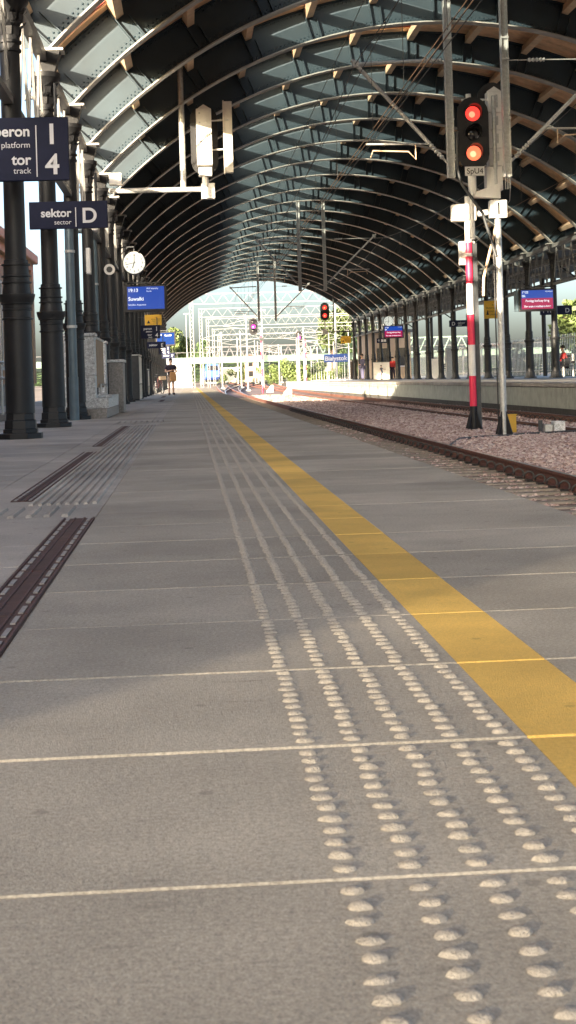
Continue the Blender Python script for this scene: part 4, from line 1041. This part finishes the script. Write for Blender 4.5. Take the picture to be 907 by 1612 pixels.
tbx = tag(empty('beige_building', (21.0, 128, .3)), 'beige low building behind the far platform columns', 'building')
MB().box(-5.4, -2.2, 0, 12, 0, 3.9).build('wall', 'tan_wall', tbx); MB().box(-5.6, -2.0, -.3, 12.3, 3.9, 4.15).build('roof', 'dark_steel', tbx)
for x in (-4.6, -3.0): MB().box(x-.5, x+.5, -.05, .02, 1.1, 2.6).build('window', 'lens_off', tbx); MB().box(x-.6, x+.6, -.1, .0, 1.0, 1.09).build('sill', 'granite', tbx)
def rcab(x, y, w_, h_, label, m='galv'):
    c = tag(empty('equipment_cabinet', (x, y, .33)), label, 'cabinet')
    MB().box(-w_/2, w_/2, 0, .5, 0, h_).build('body', m, c, bevel=.01); MB().box(-w_/2+.04, w_/2-.04, -.012, 0, h_*.25, h_-.05).build('door', m, c, bevel=.004); MB().box(-w_/2-.02, w_/2+.02, -.02, .52, h_, h_+.03).build('top', 'galv', c)
rcab(14.95, 86, .55, 1.7, 'tall pale grey equipment cabinet between the far columns')
rcab(15.3, 93, .8, 1.2, 'low pale cabinet further along the far platform', 'white_paint')
wp = tag(empty('hoarding_panel', (13.47, 106, .33)), 'white ribbed hoarding panel behind the child on the far platform', 'panel')
for i in range(8): MB().box(-.56+i*.14, -.425+i*.14, 0, .03 if i % 2 else .045, .02, 1.18).build('rib_panel', 'white_paint', wp)
MB().box(-.58, .58, .05, .08, 0, 1.22).build('frame', 'galv', wp)
def bench(x, y, label):
    b = tag(empty('bench', (x, y, .34)), label, 'bench', 'benches on the far platform')
    for i in range(4): MB().box(-.2+i*.12, -.1+i*.12, -.9, .9, .42, .46).build('seat_slat', 'dark_steel', b)
    for i in range(3): MB().box(.28, .32, -.9, .9, .55+i*.13, .65+i*.13).build('back_slat', 'dark_steel', b)
    for y_ in (-.75, .75):
        MB().box(-.18, -.12, y_-.03, y_+.03, 0, .42).build('leg', 'galv', b); MB().box(.24, .30, y_-.03, y_+.03, 0, .95).build('leg', 'galv', b)
bench(16.0, 64.5, 'dark slatted bench with the seated person at right'); bench(16.0, 78, 'dark slatted bench between the columns behind the banded mast'); bench(16.2, 97, 'dark slatted bench farther along the far platform')
tr = tag(empty('litter_bin', (15.4, 74, .34)), 'round dark litter bin on the far platform', 'bin'); MB().lathe([(.2, 0), (.24, .05), (.24, .8), (.2, .82)], 14).build('drum', 'dark_steel', tr, smooth=True); MB().lathe([(.26, .83), (.26, .88), (.1, .95)], 14).build('lid', 'galv', tr, smooth=True)

# ================================================================== PEOPLE
def skinmesh(name, m, parent, joints, edges, sub=2):
    names = list(joints); idx = {n: i for i, n in enumerate(names)}
    me = bpy.data.meshes.new(name); me.from_pydata([joints[n][0] for n in names], [(idx[a], idx[b]) for a, b in edges], []); me.update()
    o = add(name, me, m, parent)
    sk = o.modifiers.new('skin', 'SKIN'); sk.use_smooth_shade = True; sk.branch_smoothing = .3
    L = me.skin_vertices[0].data if me.skin_vertices else None
    if L is None:
        bpy.context.view_layer.objects.active = o; me.attributes.new; 
    for i, n in enumerate(names):
        r = joints[n][1]; r = r if isinstance(r, tuple) else (r, r); me.skin_vertices[0].data[i].radius = r
    me.skin_vertices[0].data[0].use_root = True
    ss = o.modifiers.new('sub', 'SUBSURF'); ss.levels = sub; ss.render_levels = sub
    return o
def person(loc, rz, H, label, top, bottom, J=None, shorts=False, hairm='hair', sit=False, longsl=False):
    root = tag(empty('person', loc, rz), label, 'person'); k = H/1.75
    P = {'pelvis': ((0, 0, .95), (.15, .11)), 'waist': ((0, 0, 1.10), (.135, .10)), 'chest': ((0, -.01, 1.32), (.165, .115)), 'neckb': ((0, .0, 1.47), (.08, .07)), 'neck': ((0, -.01, 1.53), .055),
         'chin': ((0, -.03, 1.58), (.055, .062)), 'head': ((0, -.02, 1.67), (.078, .092)), 'crown': ((0, -.01, 1.74), (.05, .062)), 'nose': ((0, -.125, 1.635), .012)}
    for s, n in ((1, 'l'), (-1, 'r')):
        P.update({n+'sh': ((s*.19, 0, 1.42), .062), n+'el': ((s*.25, .02, 1.13), .043), n+'wr': ((s*.24, -.06, .89), .030), n+'pm': ((s*.24, -.08, .82), (.035, .02)),
                  n+'hip': ((s*.09, 0, .90), .095), n+'kn': ((s*.10, -.01, .50), .060), n+'cf': ((s*.10, .02, .33), .055), n+'an': ((s*.105, .02, .09), .040), n+'to': ((s*.12, -.14, .035), (.035, .03)), n+'ear': ((s*.085, 0, 1.64), .014)})
    if J: P.update({a: (b, P[a][1]) for a, b in J.items()})
    for s, n in ((1, 'l'), (-1, 'r')):
        pm = Vector(P[n+'pm'][0]); wr = Vector(P[n+'wr'][0]); d = (pm-wr).normalized(); side = d.cross(Vector((0, 0, 1)) if abs(d.z) < .8 else Vector((1, 0, 0))).normalized()
        for q in range(4):
            P[n+'f%d' % q] = (tuple(pm + d*(.075-.008*abs(q-1.5)) + side*(q-1.5)*.024), .009)
        P[n+'th'] = (tuple(pm - d*.01 + side*.055), .010)
    sc = lambda D: {a: (tuple(c*k for c in p), tuple(x*k for x in r) if isinstance(r, tuple) else r*k) for a, (p, r) in D.items()}
    P = sc(P)
    E_ = [('pelvis', 'waist'), ('waist', 'chest'), ('chest', 'neckb'), ('neckb', 'neck'), ('neck', 'chin'), ('chin', 'head'), ('head', 'crown'), ('head', 'nose')]
    for n in 'lr':
        E_ += [('head', n+'ear'), ('chest', n+'sh'), (n+'sh', n+'el'), (n+'el', n+'wr'), (n+'wr', n+'pm'), (n+'pm', n+'th'), ('pelvis', n+'hip'), (n+'hip', n+'kn'), (n+'kn', n+'cf'), (n+'cf', n+'an'), (n+'an', n+'to')] + [(n+'pm', n+'f%d' % q) for q in range(4)]
    skinmesh('body', 'skin', root, P, E_)
    def cloth(nm, m_, names, edges, g=1.16, ends=None):
        D = {}
        for a in names:
            p, r = P[a]; D[a] = (p, tuple(x*g for x in r) if isinstance(r, tuple) else r*g)
        for a, (p0, p1, t, r) in (ends or {}).items():
            q = Vector(P[p0][0]).lerp(Vector(P[p1][0]), t); D[a] = (tuple(q), r*k)
        skinmesh(nm, m_, root, D, edges, 2)
    tn = ['waist', 'pelvis', 'chest', 'neckb', 'lsh', 'rsh']; te = [('pelvis', 'waist'), ('waist', 'chest'), ('chest', 'neckb'), ('chest', 'lsh'), ('chest', 'rsh')]
    if longsl: cloth('jacket', top, tn+['lel', 'rel', 'lwr', 'rwr'], te+[('lsh', 'lel'), ('rsh', 'rel'), ('lel', 'lwr'), ('rel', 'rwr')], 1.28)
    else: cloth('shirt', top, tn, te+[('lsh', 'ls'), ('rsh', 'rs')], 1.34, {'ls': ('lsh', 'lel', .7, .085), 'rs': ('rsh', 'rel', .7, .085)})
    pe = [('pelvis', 'lhip'), ('pelvis', 'rhip')]
    if shorts: cloth('shorts', bottom, ['pelvis', 'lhip', 'rhip'], pe+[('lhip', 'a'), ('rhip', 'b')], 1.14, {'a': ('lhip', 'lkn', .85, .098), 'b': ('rhip', 'rkn', .85, .098)})
    else: cloth('trousers', bottom, ['pelvis', 'lhip', 'rhip', 'lkn', 'rkn', 'lan', 'ran'], pe+[('lhip', 'lkn'), ('rhip', 'rkn'), ('lkn', 'lan'), ('rkn', 'ran')], 1.3)
    for n in 'lr': cloth('shoe', 'black', [n+'an', n+'to'], [(n+'an', n+'to')], 1.75)
    hc = Vector(P['head'][0])+Vector((0, .018*k, .035*k))
    hb = MB().lathe([(.02*k, -.075*k), (.070*k, -.06*k), (.092*k, -.01*k), (.088*k, .04*k), (.055*k, .085*k), (.008*k, .098*k)], 14)
    ho = hb.build('hair', hairm, root, smooth=True); ho.location = hc; ho.scale = (.95, 1.05, 1)
    for s in (1, -1): MB().lathe([(.0, -.006), (.010*k, 0), (.0, .006)], 8, (s*.032*k, P['head'][0][1]-.088*k, P['head'][0][2]-.012*k)).build('eye', 'black', root)
    MB().box(-.022*k, .022*k, P['chin'][0][1]-.066*k, P['chin'][0][1]-.058*k, P['chin'][0][2]+.008*k, P['chin'][0][2]+.016*k).build('mouth', 'maroon', root)
    return root
person((-.82, 70.4, 0), R(12), 1.66, 'person in dark shirt and beige shorts standing on the near platform with a bag', 'shirt', 'shorts',
       {'lel': (.27, -.02, 1.14), 'lwr': (.17, -.24, 1.10), 'lpm': (.08, -.27, 1.10), 'rel': (-.27, -.02, 1.14), 'rwr': (-.12, -.25, 1.18), 'rpm': (-.02, -.27, 1.19)}, shorts=True)
bag = tag(empty('paper_bag', (-.74, 70.10, .62)), 'brown bag held in front by the person on the near platform', 'bag'); bag.rotation_euler.z = R(8)
MB().poly([(-.13, -.08, .02), (.17, -.08, .02), (.17, .06, .02), (-.13, .06, .02), (-.12, -.06, .44), (.14, -.06, .44), (.14, .05, .44), (-.12, .05, .44)], [(0,3,2,1),(4,5,6,7),(0,1,5,4),(1,2,6,5),(2,3,7,6),(3,0,4,7)]).build('sack', 'paper_bag', bag, bevel=.02)
MB().tube([(-.06, -.02, .46), (-.05, -.02, .55), (.05, -.02, .55), (.06, -.02, .46)], .012, 6).build('handle', 'paper_bag', bag)
person((12.35, 108, .31), R(-70), 1.84, 'person in dark blue clothes standing near the far end of the far platform', 'cloth_blue', 'cloth_blue', {'lwr': (.15, -.22, 1.05), 'lpm': (.08, -.26, 1.08)}, longsl=True)
person((13.05, 103, .32), R(60), .98, 'small child in grey reaching out before the white hoarding', 'cloth_grey', 'cloth_grey', {'lel': (.25, -.2, 1.3), 'lwr': (.2, -.42, 1.28), 'lpm': (.2, -.5, 1.28)}, longsl=False, shorts=True)
person((14.35, 106.6, .32), R(-40), 1.55, 'person in red top beside the white hoarding on the far platform', 'cloth_red', 'shirt', longsl=True)
SITJ = {'pelvis': (0, .1, .52), 'waist': (0, .1, .66), 'chest': (0, .06, .90), 'neckb': (0, .04, 1.04), 'neck': (0, .02, 1.10), 'chin': (0, -.01, 1.15), 'head': (0, 0, 1.24), 'crown': (0, 0, 1.31), 'nose': (0, -.11, 1.21)}
for s, n in ((1, 'l'), (-1, 'r')):
    SITJ.update({n+'sh': (s*.19, .05, .99), n+'el': (s*.25, -.02, .74), n+'wr': (s*.12, -.24, .66), n+'pm': (s*.07, -.29, .66), n+'hip': (s*.09, .06, .50), n+'kn': (s*.12, -.40, .50), n+'cf': (s*.12, -.38, .33), n+'an': (s*.12, -.36, .09), n+'to': (s*.13, -.52, .035), n+'ear': (s*.085, .01, 1.21)})
person((15.95, 64.2, .34), R(-90), 1.72, 'person in red top seated on the bench at right behind a column', 'cloth_red', 'shirt', SITJ, longsl=True)
bk = tag(empty('shoulder_bag', (15.8, 63.1, .80)), 'black bag on the bench at right', 'bag'); MB().box(-.14, .14, -.2, .2, 0, .3).build('pouch', 'black', bk, bevel=.04); MB().tube([(0, -.15, .28), (0, -.1, .45), (0, .1, .45), (0, .15, .28)], .012, 6).build('strap', 'black', bk)
# bicycle parked by the near columns behind the person
by = tag(empty('bicycle', (-1.55, 79, 0)), 'bicycle leaning by the near columns beyond the standing person', 'bicycle'); by.rotation_euler.z = R(20)
for y in (-.5, .5):
    wv = MB(); 
    wv.tube([(0, y+.33*math.cos(a), .34+.33*math.sin(a)) for a in np.linspace(0, 2*math.pi, 25)], .02, 6); wh = wv.build('wheel', 'black', by, smooth=True)
    sp = MB()
    for a in np.linspace(0, math.pi, 8)[:-1]: sp.tube([(0, y-.32*math.cos(a), .34-.32*math.sin(a)), (0, y+.32*math.cos(a), .34+.32*math.sin(a))], .004, 4)
    sp.build('spokes', 'steel', wh)
fr_ = MB(); 
for a, b in (((0,-.5,.34),(0,-.38,.85)), ((0,-.4,.78),(0,.05,.35)), ((0,-.4,.8),(0,.2,.8)), ((0,.2,.85),(0,.05,.35)), ((0,.05,.35),(0,.5,.34)), ((0,.2,.75),(0,.5,.34))): fr_.tube([a, b], .018, 6)
fr_.build('frame', 'maroon', by); MB().box(-.07, .07, .1, .34, .88, .93).build('saddle', 'black', by, bevel=.02); MB().tube([(-.28, -.30, 1.0), (-.2, -.4, 1.0), (0, -.4, .98), (.2, -.4, 1.0), (.28, -.3, 1.0)], .014, 6).build('handlebar', 'dark_steel', by); MB().box(-.16, .16, -.72, -.45, .72, .92).build('basket', 'tan_wall', by, bevel=.01)

# ================================================================== YARD BEYOND THE SHED
def gantry(x0, x1, y, zt, label):
    z0 = gz(y); o = tag(empty('catenary_gantry', (x0, y, z0)), label, 'gantry', 'white catenary gantries in the yard'); W = x1-x0; H_ = zt-z0
    for x in (0, W):
        m_ = MB()
        for dx, dy in ((-.17, -.17), (.17, -.17), (.17, .17), (-.17, .17)): m_.box(x+dx-.035, x+dx+.035, dy-.035, dy+.035, 0, H_)
        z = .3
        while z < H_-.5:
            m_.bar((x-.17, -.17, z), (x+.17, -.17, z+.4), .04, .04); m_.bar((x+.17, -.17, z+.4), (x-.17, -.17, z+.8), .04, .04); z += .8
        m_.build('mast', 'mast_paint', o)
    for z in (H_, H_-1.05):
        for dy in (-.25, .25): MB().box(-.2, W+.2, dy-.035, dy+.035, z-.035, z+.035).build('chord', 'mast_paint', o)
    lt = MB(); n = int(W/1.3)
    for i in range(n):
        xa, xb, xc = i*W/n, (i+.5)*W/n, (i+1)*W/n
        lt.bar((xa, -.25, H_-1.0), (xb, -.25, H_-.05), .035, .035); lt.bar((xb, -.25, H_-.05), (xc, -.25, H_-1.0), .035, .035)
    stuff(lt.build('lattice', 'mast_paint', o))
    return o
for i, (x0, x1, y, zt) in enumerate(((.45, 22, 160, 9.7), (1.65, 25, 190, 9.55), (3.0, 29, 228, 9.8), (4.4, 34, 262, 9.4), (6.0, 40, 300, 9.6))):
    gantry(x0, x1, y, zt, 'white lattice catenary gantry across the yard, %s from the shed' % ORD[i+1])
rg = random.Random(3)
spots = sorted([(rg.uniform(20, 262), rg.uniform(165, 330)) for _ in range(24)])
for i, (u, y) in enumerate(spots):
    x = u/2400*y
    z0 = gz(y); h_ = rg.uniform(6.0, 8.4)
    o = tag(empty('catenary_mast', (x, y, z0)), 'slender white catenary mast in the yard, %s from the left' % ORD[i+1], 'mast', 'slender masts in the yard')
    MB().tube([(0, 0, 0), (0, 0, h_)], [.12, .08], 8).build('pole', 'mast_paint', o, smooth=True)
    s = rg.choice((-1, 1)); MB().tube([(0, 0, h_-1.3), (s*2.6, 0, h_-.9)], .04, 6).build('arm', 'mast_paint', o); MB().tube([(0, 0, h_-.2), (s*2.4, 0, h_-.8)], .03, 6).build('stay', 'mast_paint', o)
    MB().box(-.25, .25, -.25, .25, -.05, .25).build('footing', 'wall_conc', o)
for (x, y, h_, lbl) in ((-.2, 300, 14, 'tall thin lamp pole rising left of the first gantry'), (9.3, 190, 9.8, 'white lamp pole beyond the red and white mast'), (14.6, 150, 9.5, 'white lattice mast right of the red glowing signal')):
    o = tag(empty('lamp_pole', (x, y, gz(y))), lbl, 'pole'); MB().tube([(0, 0, 0), (0, 0, h_)], [.14, .07], 8).build('pole', 'mast_paint', o, smooth=True); MB().box(-.5, .5, -.15, .15, h_, h_+.15).build('lamp_head', 'galv', o)
# pale green road bridge
gbz = tag(empty('road_bridge', (0, 275, 0)), 'pale green road bridge crossing behind the yard', 'bridge')
MB().box(-60, 70, 0, 9, 3.7, 4.7).build('deck', 'green_steel', gbz); MB().box(-60, 70, -.1, 0, 4.7, 4.85).build('kerb', 'green_steel', gbz)
for x in range(-60, 71, 2): MB().box(x-.04, x+.04, -.05, .02, 4.85, 5.8).build('rail_post', 'grey_steel', gbz)
MB().box(-60, 70, -.04, .02, 5.7, 5.8).build('handrail', 'grey_steel', gbz)
for x in (-22, -6, 26, 46): MB().box(x-.7, x+.7, 1, 8, 0, 3.7).build('pier', 'wall_conc', gbz)
trs = MB()
for i in range(14):
    x = 20+i*2.2; trs.bar((x, -.2, 4.9), (x+1.1, -.2, 7.2), .18, .18); trs.bar((x+1.1, -.2, 7.2), (x+2.2, -.2, 4.9), .18, .18)
trs.box(20, 51, -.3, -.1, 7.15, 7.4); trs.build('truss', 'green_steel', gbz)
# dark truss footbridge
fb = tag(empty('truss_footbridge', (3.5, 312, 0)), 'dark grey truss footbridge seen through the masts', 'bridge')
for z in (5.0, 7.4): MB().box(0, 20, -.15, .15, z-.15, z+.15).build('chord', 'grey_steel', fb)
MB().box(0, 20, -1.2, 1.2, 5.16, 5.3).build('deck', 'grey_steel', fb)
for i in range(10):
    MB().bar((i*2, 0, 5.1), (i*2+1, 0, 7.3), .2, .2).build('diagonal', 'grey_steel', fb); MB().bar((i*2+1, 0, 7.3), (i*2+2, 0, 5.1), .2, .2).build('diagonal', 'grey_steel', fb)
for x in (17, 18.8): MB().box(x-.6, x+.6, -.8, .8, 0, 5.0).build('pier', 'dark_steel', fb)
tb = tag(empty('tan_building', (13.5, 330, 0)), 'small tan building under the footbridge', 'building'); MB().box(-1.2, 1.3, 0, 6, 0, 5.6).build('wall', 'tan_wall', tb); MB().box(-1.4, 1.5, -.2, 6.2, 5.6, 5.9).build('roof', 'maroon', tb)
for z in (1.2, 3.4): MB().box(-.5, .4, -.05, .02, z, z+1.2).build('window', 'lens_off', tb)
lc = tag(empty('locomotive', (4.7, 300, .25)), 'blue locomotive nose standing at the left of the yard', 'train')
MB().poly([(-1.45, 0, .5), (1.45, 0, .5), (1.45, 16, .5), (-1.45, 16, .5), (-1.45, .1, 2.2), (1.45, .1, 2.2), (-1.2, .8, 3.6), (1.2, .8, 3.6), (-1.2, 16, 3.7), (1.2, 16, 3.7), (-1.45, 16, 2.2), (1.45, 16, 2.2)],
    [(0,1,5,4),(4,5,7,6),(6,7,9,8),(0,4,10,3),(4,6,8,10),(1,2,11,5),(5,11,9,7),(0,3,2,1),(3,10,11,2),(10,8,9,11)]).build('body', 'loco_blue', lc, bevel=.06)
MB().poly([(-1.1, .12, 2.35), (1.1, .12, 2.35), (1.0, .62, 3.3), (-1.0, .62, 3.3)], [(0,1,2,3)]).build('windscreen', 'lens_off', lc).location = (0, -.04, .0)
for x in (-.9, .9): MB().lathe([(.14, -.05), (.14, .05)], 10, (x, 0, 1.2), 'y').build('headlight', 'white_paint', lc)
MB().box(-1.3, 1.3, -.05, 15, .05, .5).build('bogie', 'dark_steel', lc)
# end railings, stair enclosure, hoardings left
def railing(x0, x1, y, z0, h_, label, step=.14, m='white_paint'):
    o = tag(empty('railing', (x0, y, z0)), label, 'railing')
    MB().box(0, x1-x0, -.025, .025, h_-.05, h_).build('top_rail', m, o); MB().box(0, x1-x0, -.02, .02, .1, .14).build('bottom_rail', m, o)
    b = None; x = 0.05
    while x < x1-x0:
        if b is None: b = MB().box(-.014, .014, -.014, .014, .14, h_-.05).build('bar', m, o, loc=(x, 0, 0))
        else: inst(b, (x, 0, 0), o)
        x += step
railing(-1.9, .35, 137, 0, 1.75, 'white bar railing closing the end of the near platform')
railing(11.6, 15.6, 145, .2, 1.9, 'white railing under the station name sign', .25)
se = tag(empty('stair_enclosure', (-3.3, 150, 0)), 'pale grey ribbed stair enclosure sloping down behind the near platform end', 'enclosure')
for i in range(14):
    x = i*.26; h_ = 3.3 - max(0, x-.9)*.42
    MB().poly([(x, 0, 0), (x+.24, 0, 0), (x+.24, .5, 0), (x, .5, 0), (x, 0, h_), (x+.24, 0, h_-.1*(x > .9)), (x+.24, .5, h_-.1*(x > .9)), (x, .5, h_)], [(0,3,2,1),(4,5,6,7),(0,1,5,4),(1,2,6,5),(2,3,7,6),(3,0,4,7)]).build('cladding_panel', 'clad', se)
rw = tag(empty('retaining_wall', (2.5, 345, 0)), 'pale concrete retaining wall at the back of the yard', 'wall'); 
for i in range(9): MB().box(i*1.6, i*1.6+1.55, 0, .4, 0, 3.4+.1*(i % 2)).build('wall_panel', 'wall_conc', rw)
# trees, shrubs
def leafmesh(name, n, rx, rz, seed, leaf, lobes=9):
    g = np.random.default_rng(seed); c = g.normal(0, .45, (lobes, 3)); c[:, 2] *= .9
    k = g.integers(0, lobes, n); d = g.normal(0, 1, (n, 3)); d /= np.linalg.norm(d, axis=1)[:, None]
    p = c[k] + d*(g.uniform(.15, 1, n)**.5)[:, None]*.52
    p = p*np.array([rx, rx, rz])/1.15
    a = g.normal(0, 1, (n, 3)); a /= np.linalg.norm(a, axis=1)[:, None]; b = np.cross(a, g.normal(0, 1, (n, 3))); b /= np.linalg.norm(b, axis=1)[:, None]
    s = g.uniform(.6, 1.3, n)[:, None]*leaf
    V = np.stack([p-a*s, p+b*s*.6, p+a*s, p-b*s*.6], 1).reshape(-1, 3)
    me = bpy.data.meshes.new(name); me.vertices.add(len(V)); me.vertices.foreach_set('co', V.reshape(-1)); me.loops.add(n*4); me.loops.foreach_set('vertex_index', np.arange(n*4)); me.polygons.add(n); me.polygons.foreach_set('loop_start', np.arange(n)*4); me.update(calc_edges=True)
    return me
CROWN = {}
def tree(x, y, h_, rx, m, label, seed, name='tree', trunk=True):
    z0 = gz(y); o = tag(empty(name, (x, y, z0)), label, 'tree' if trunk else 'shrub'); key = (seed % 3, m, name)
    if key not in CROWN: CROWN[key] = leafmesh('crown', 5200 if trunk else 2600, 1, 1, seed, .075)
    c = add('crown', CROWN[key], m, o)
    if trunk:
        c.location = (0, 0, h_*.62); c.scale = (rx, rx, h_*.40); c.rotation_euler.z = seed
        tb_ = MB().tube([(0, 0, -.1), (.1, 0, h_*.3), (0, .1, h_*.75)], [.03*h_, .022*h_, .008*h_], 8)
        for q in range(5):
            a = q*1.3+seed; tb_.tube([(0, 0, h_*(.35+.06*q)), (rx*.6*math.cos(a), rx*.6*math.sin(a), h_*(.55+.07*q))], [.012*h_, .004*h_], 6)
        tb_.build('trunk', 'bark', o, smooth=True)
    else:
        c.location = (0, 0, h_*.45); c.scale = (rx, rx, h_*.5); c.rotation_euler.z = seed
        MB().tube([(0, 0, 0), (.05, 0, h_*.5)], [.06, .02], 6).build('stem', 'bark', o)
T = [(-7.5, 330, 10.5, 4.5, 'leaf', 'leafy tree behind the green bridge at far left'), (-2.5, 345, 12, 4.6, 'leaf2', 'lighter tree beside the thin lamp pole'), (3.5, 370, 10, 4, 'leaf3', 'dark tree behind the first gantry masts'),
     (25.5, 270, 14.5, 4.6, 'leaf', 'tall tree rising behind the red glowing signal'), (31, 290, 13, 5, 'leaf3', 'dark tree right of the tall tree'), (36, 330, 12, 5, 'leaf', 'rounded tree at the right behind the gantries'),
     (30, 112, 8, 3.6, 'leaf2', 'bright tree behind the far platform fence'), (30, 84, 6.5, 3, 'leaf', 'green tree behind the fence at right')]
for i, t in enumerate(T): tree(*t, seed=i+1)
SH = [(16.5, 240, 4.6, 2.6, 'leaf2', 'bright green shrub below the second magenta signal'), (19.5, 250, 4.2, 2.5, 'leaf', 'round shrub right of the bright one'), (14, 262, 3.4, 2, 'leaf2', 'small bright shrub by the dark pier'), (21.5, 230, 3, 2.2, 'leaf2', 'low yellowish shrub behind the platform end'),
      (6.5, 330, 4, 2, 'leaf2', 'green shrub behind the locomotive'), (11.2, 335, 4, 2.2, 'leaf', 'green shrub beside the tan building'), (22, 68, 3.2, 1.6, 'leaf2', 'shrub behind the fence by the bench'), (22, 84, 3.4, 1.8, 'leaf2', 'shrub behind the fence near the cabinet'), (22.3, 100, 3.4, 1.8, 'leaf', 'shrub behind the fence beyond the cabinet')]
for i, t in enumerate(SH): tree(*t, seed=20+i, name='shrub', trunk=False)
wd = leafmesh('distant_wood', 9000, 1, 1, 77, .02, 60); dwo = add('distant_wood', wd, 'leaf3'); dwo.location = (30, 520, 2.5); dwo.scale = (190, 25, 5.5); stuff(dwo, 'far line of trees on the horizon')
gr_ = leafmesh('rough_grass', 12000, 1, 1, 78, .008, 50); go = add('rough_grass', gr_, 'leaf2'); go.location = (16, 245, .1); go.scale = (13, 45, .5); stuff(go, 'rough green grass between the yard tracks')
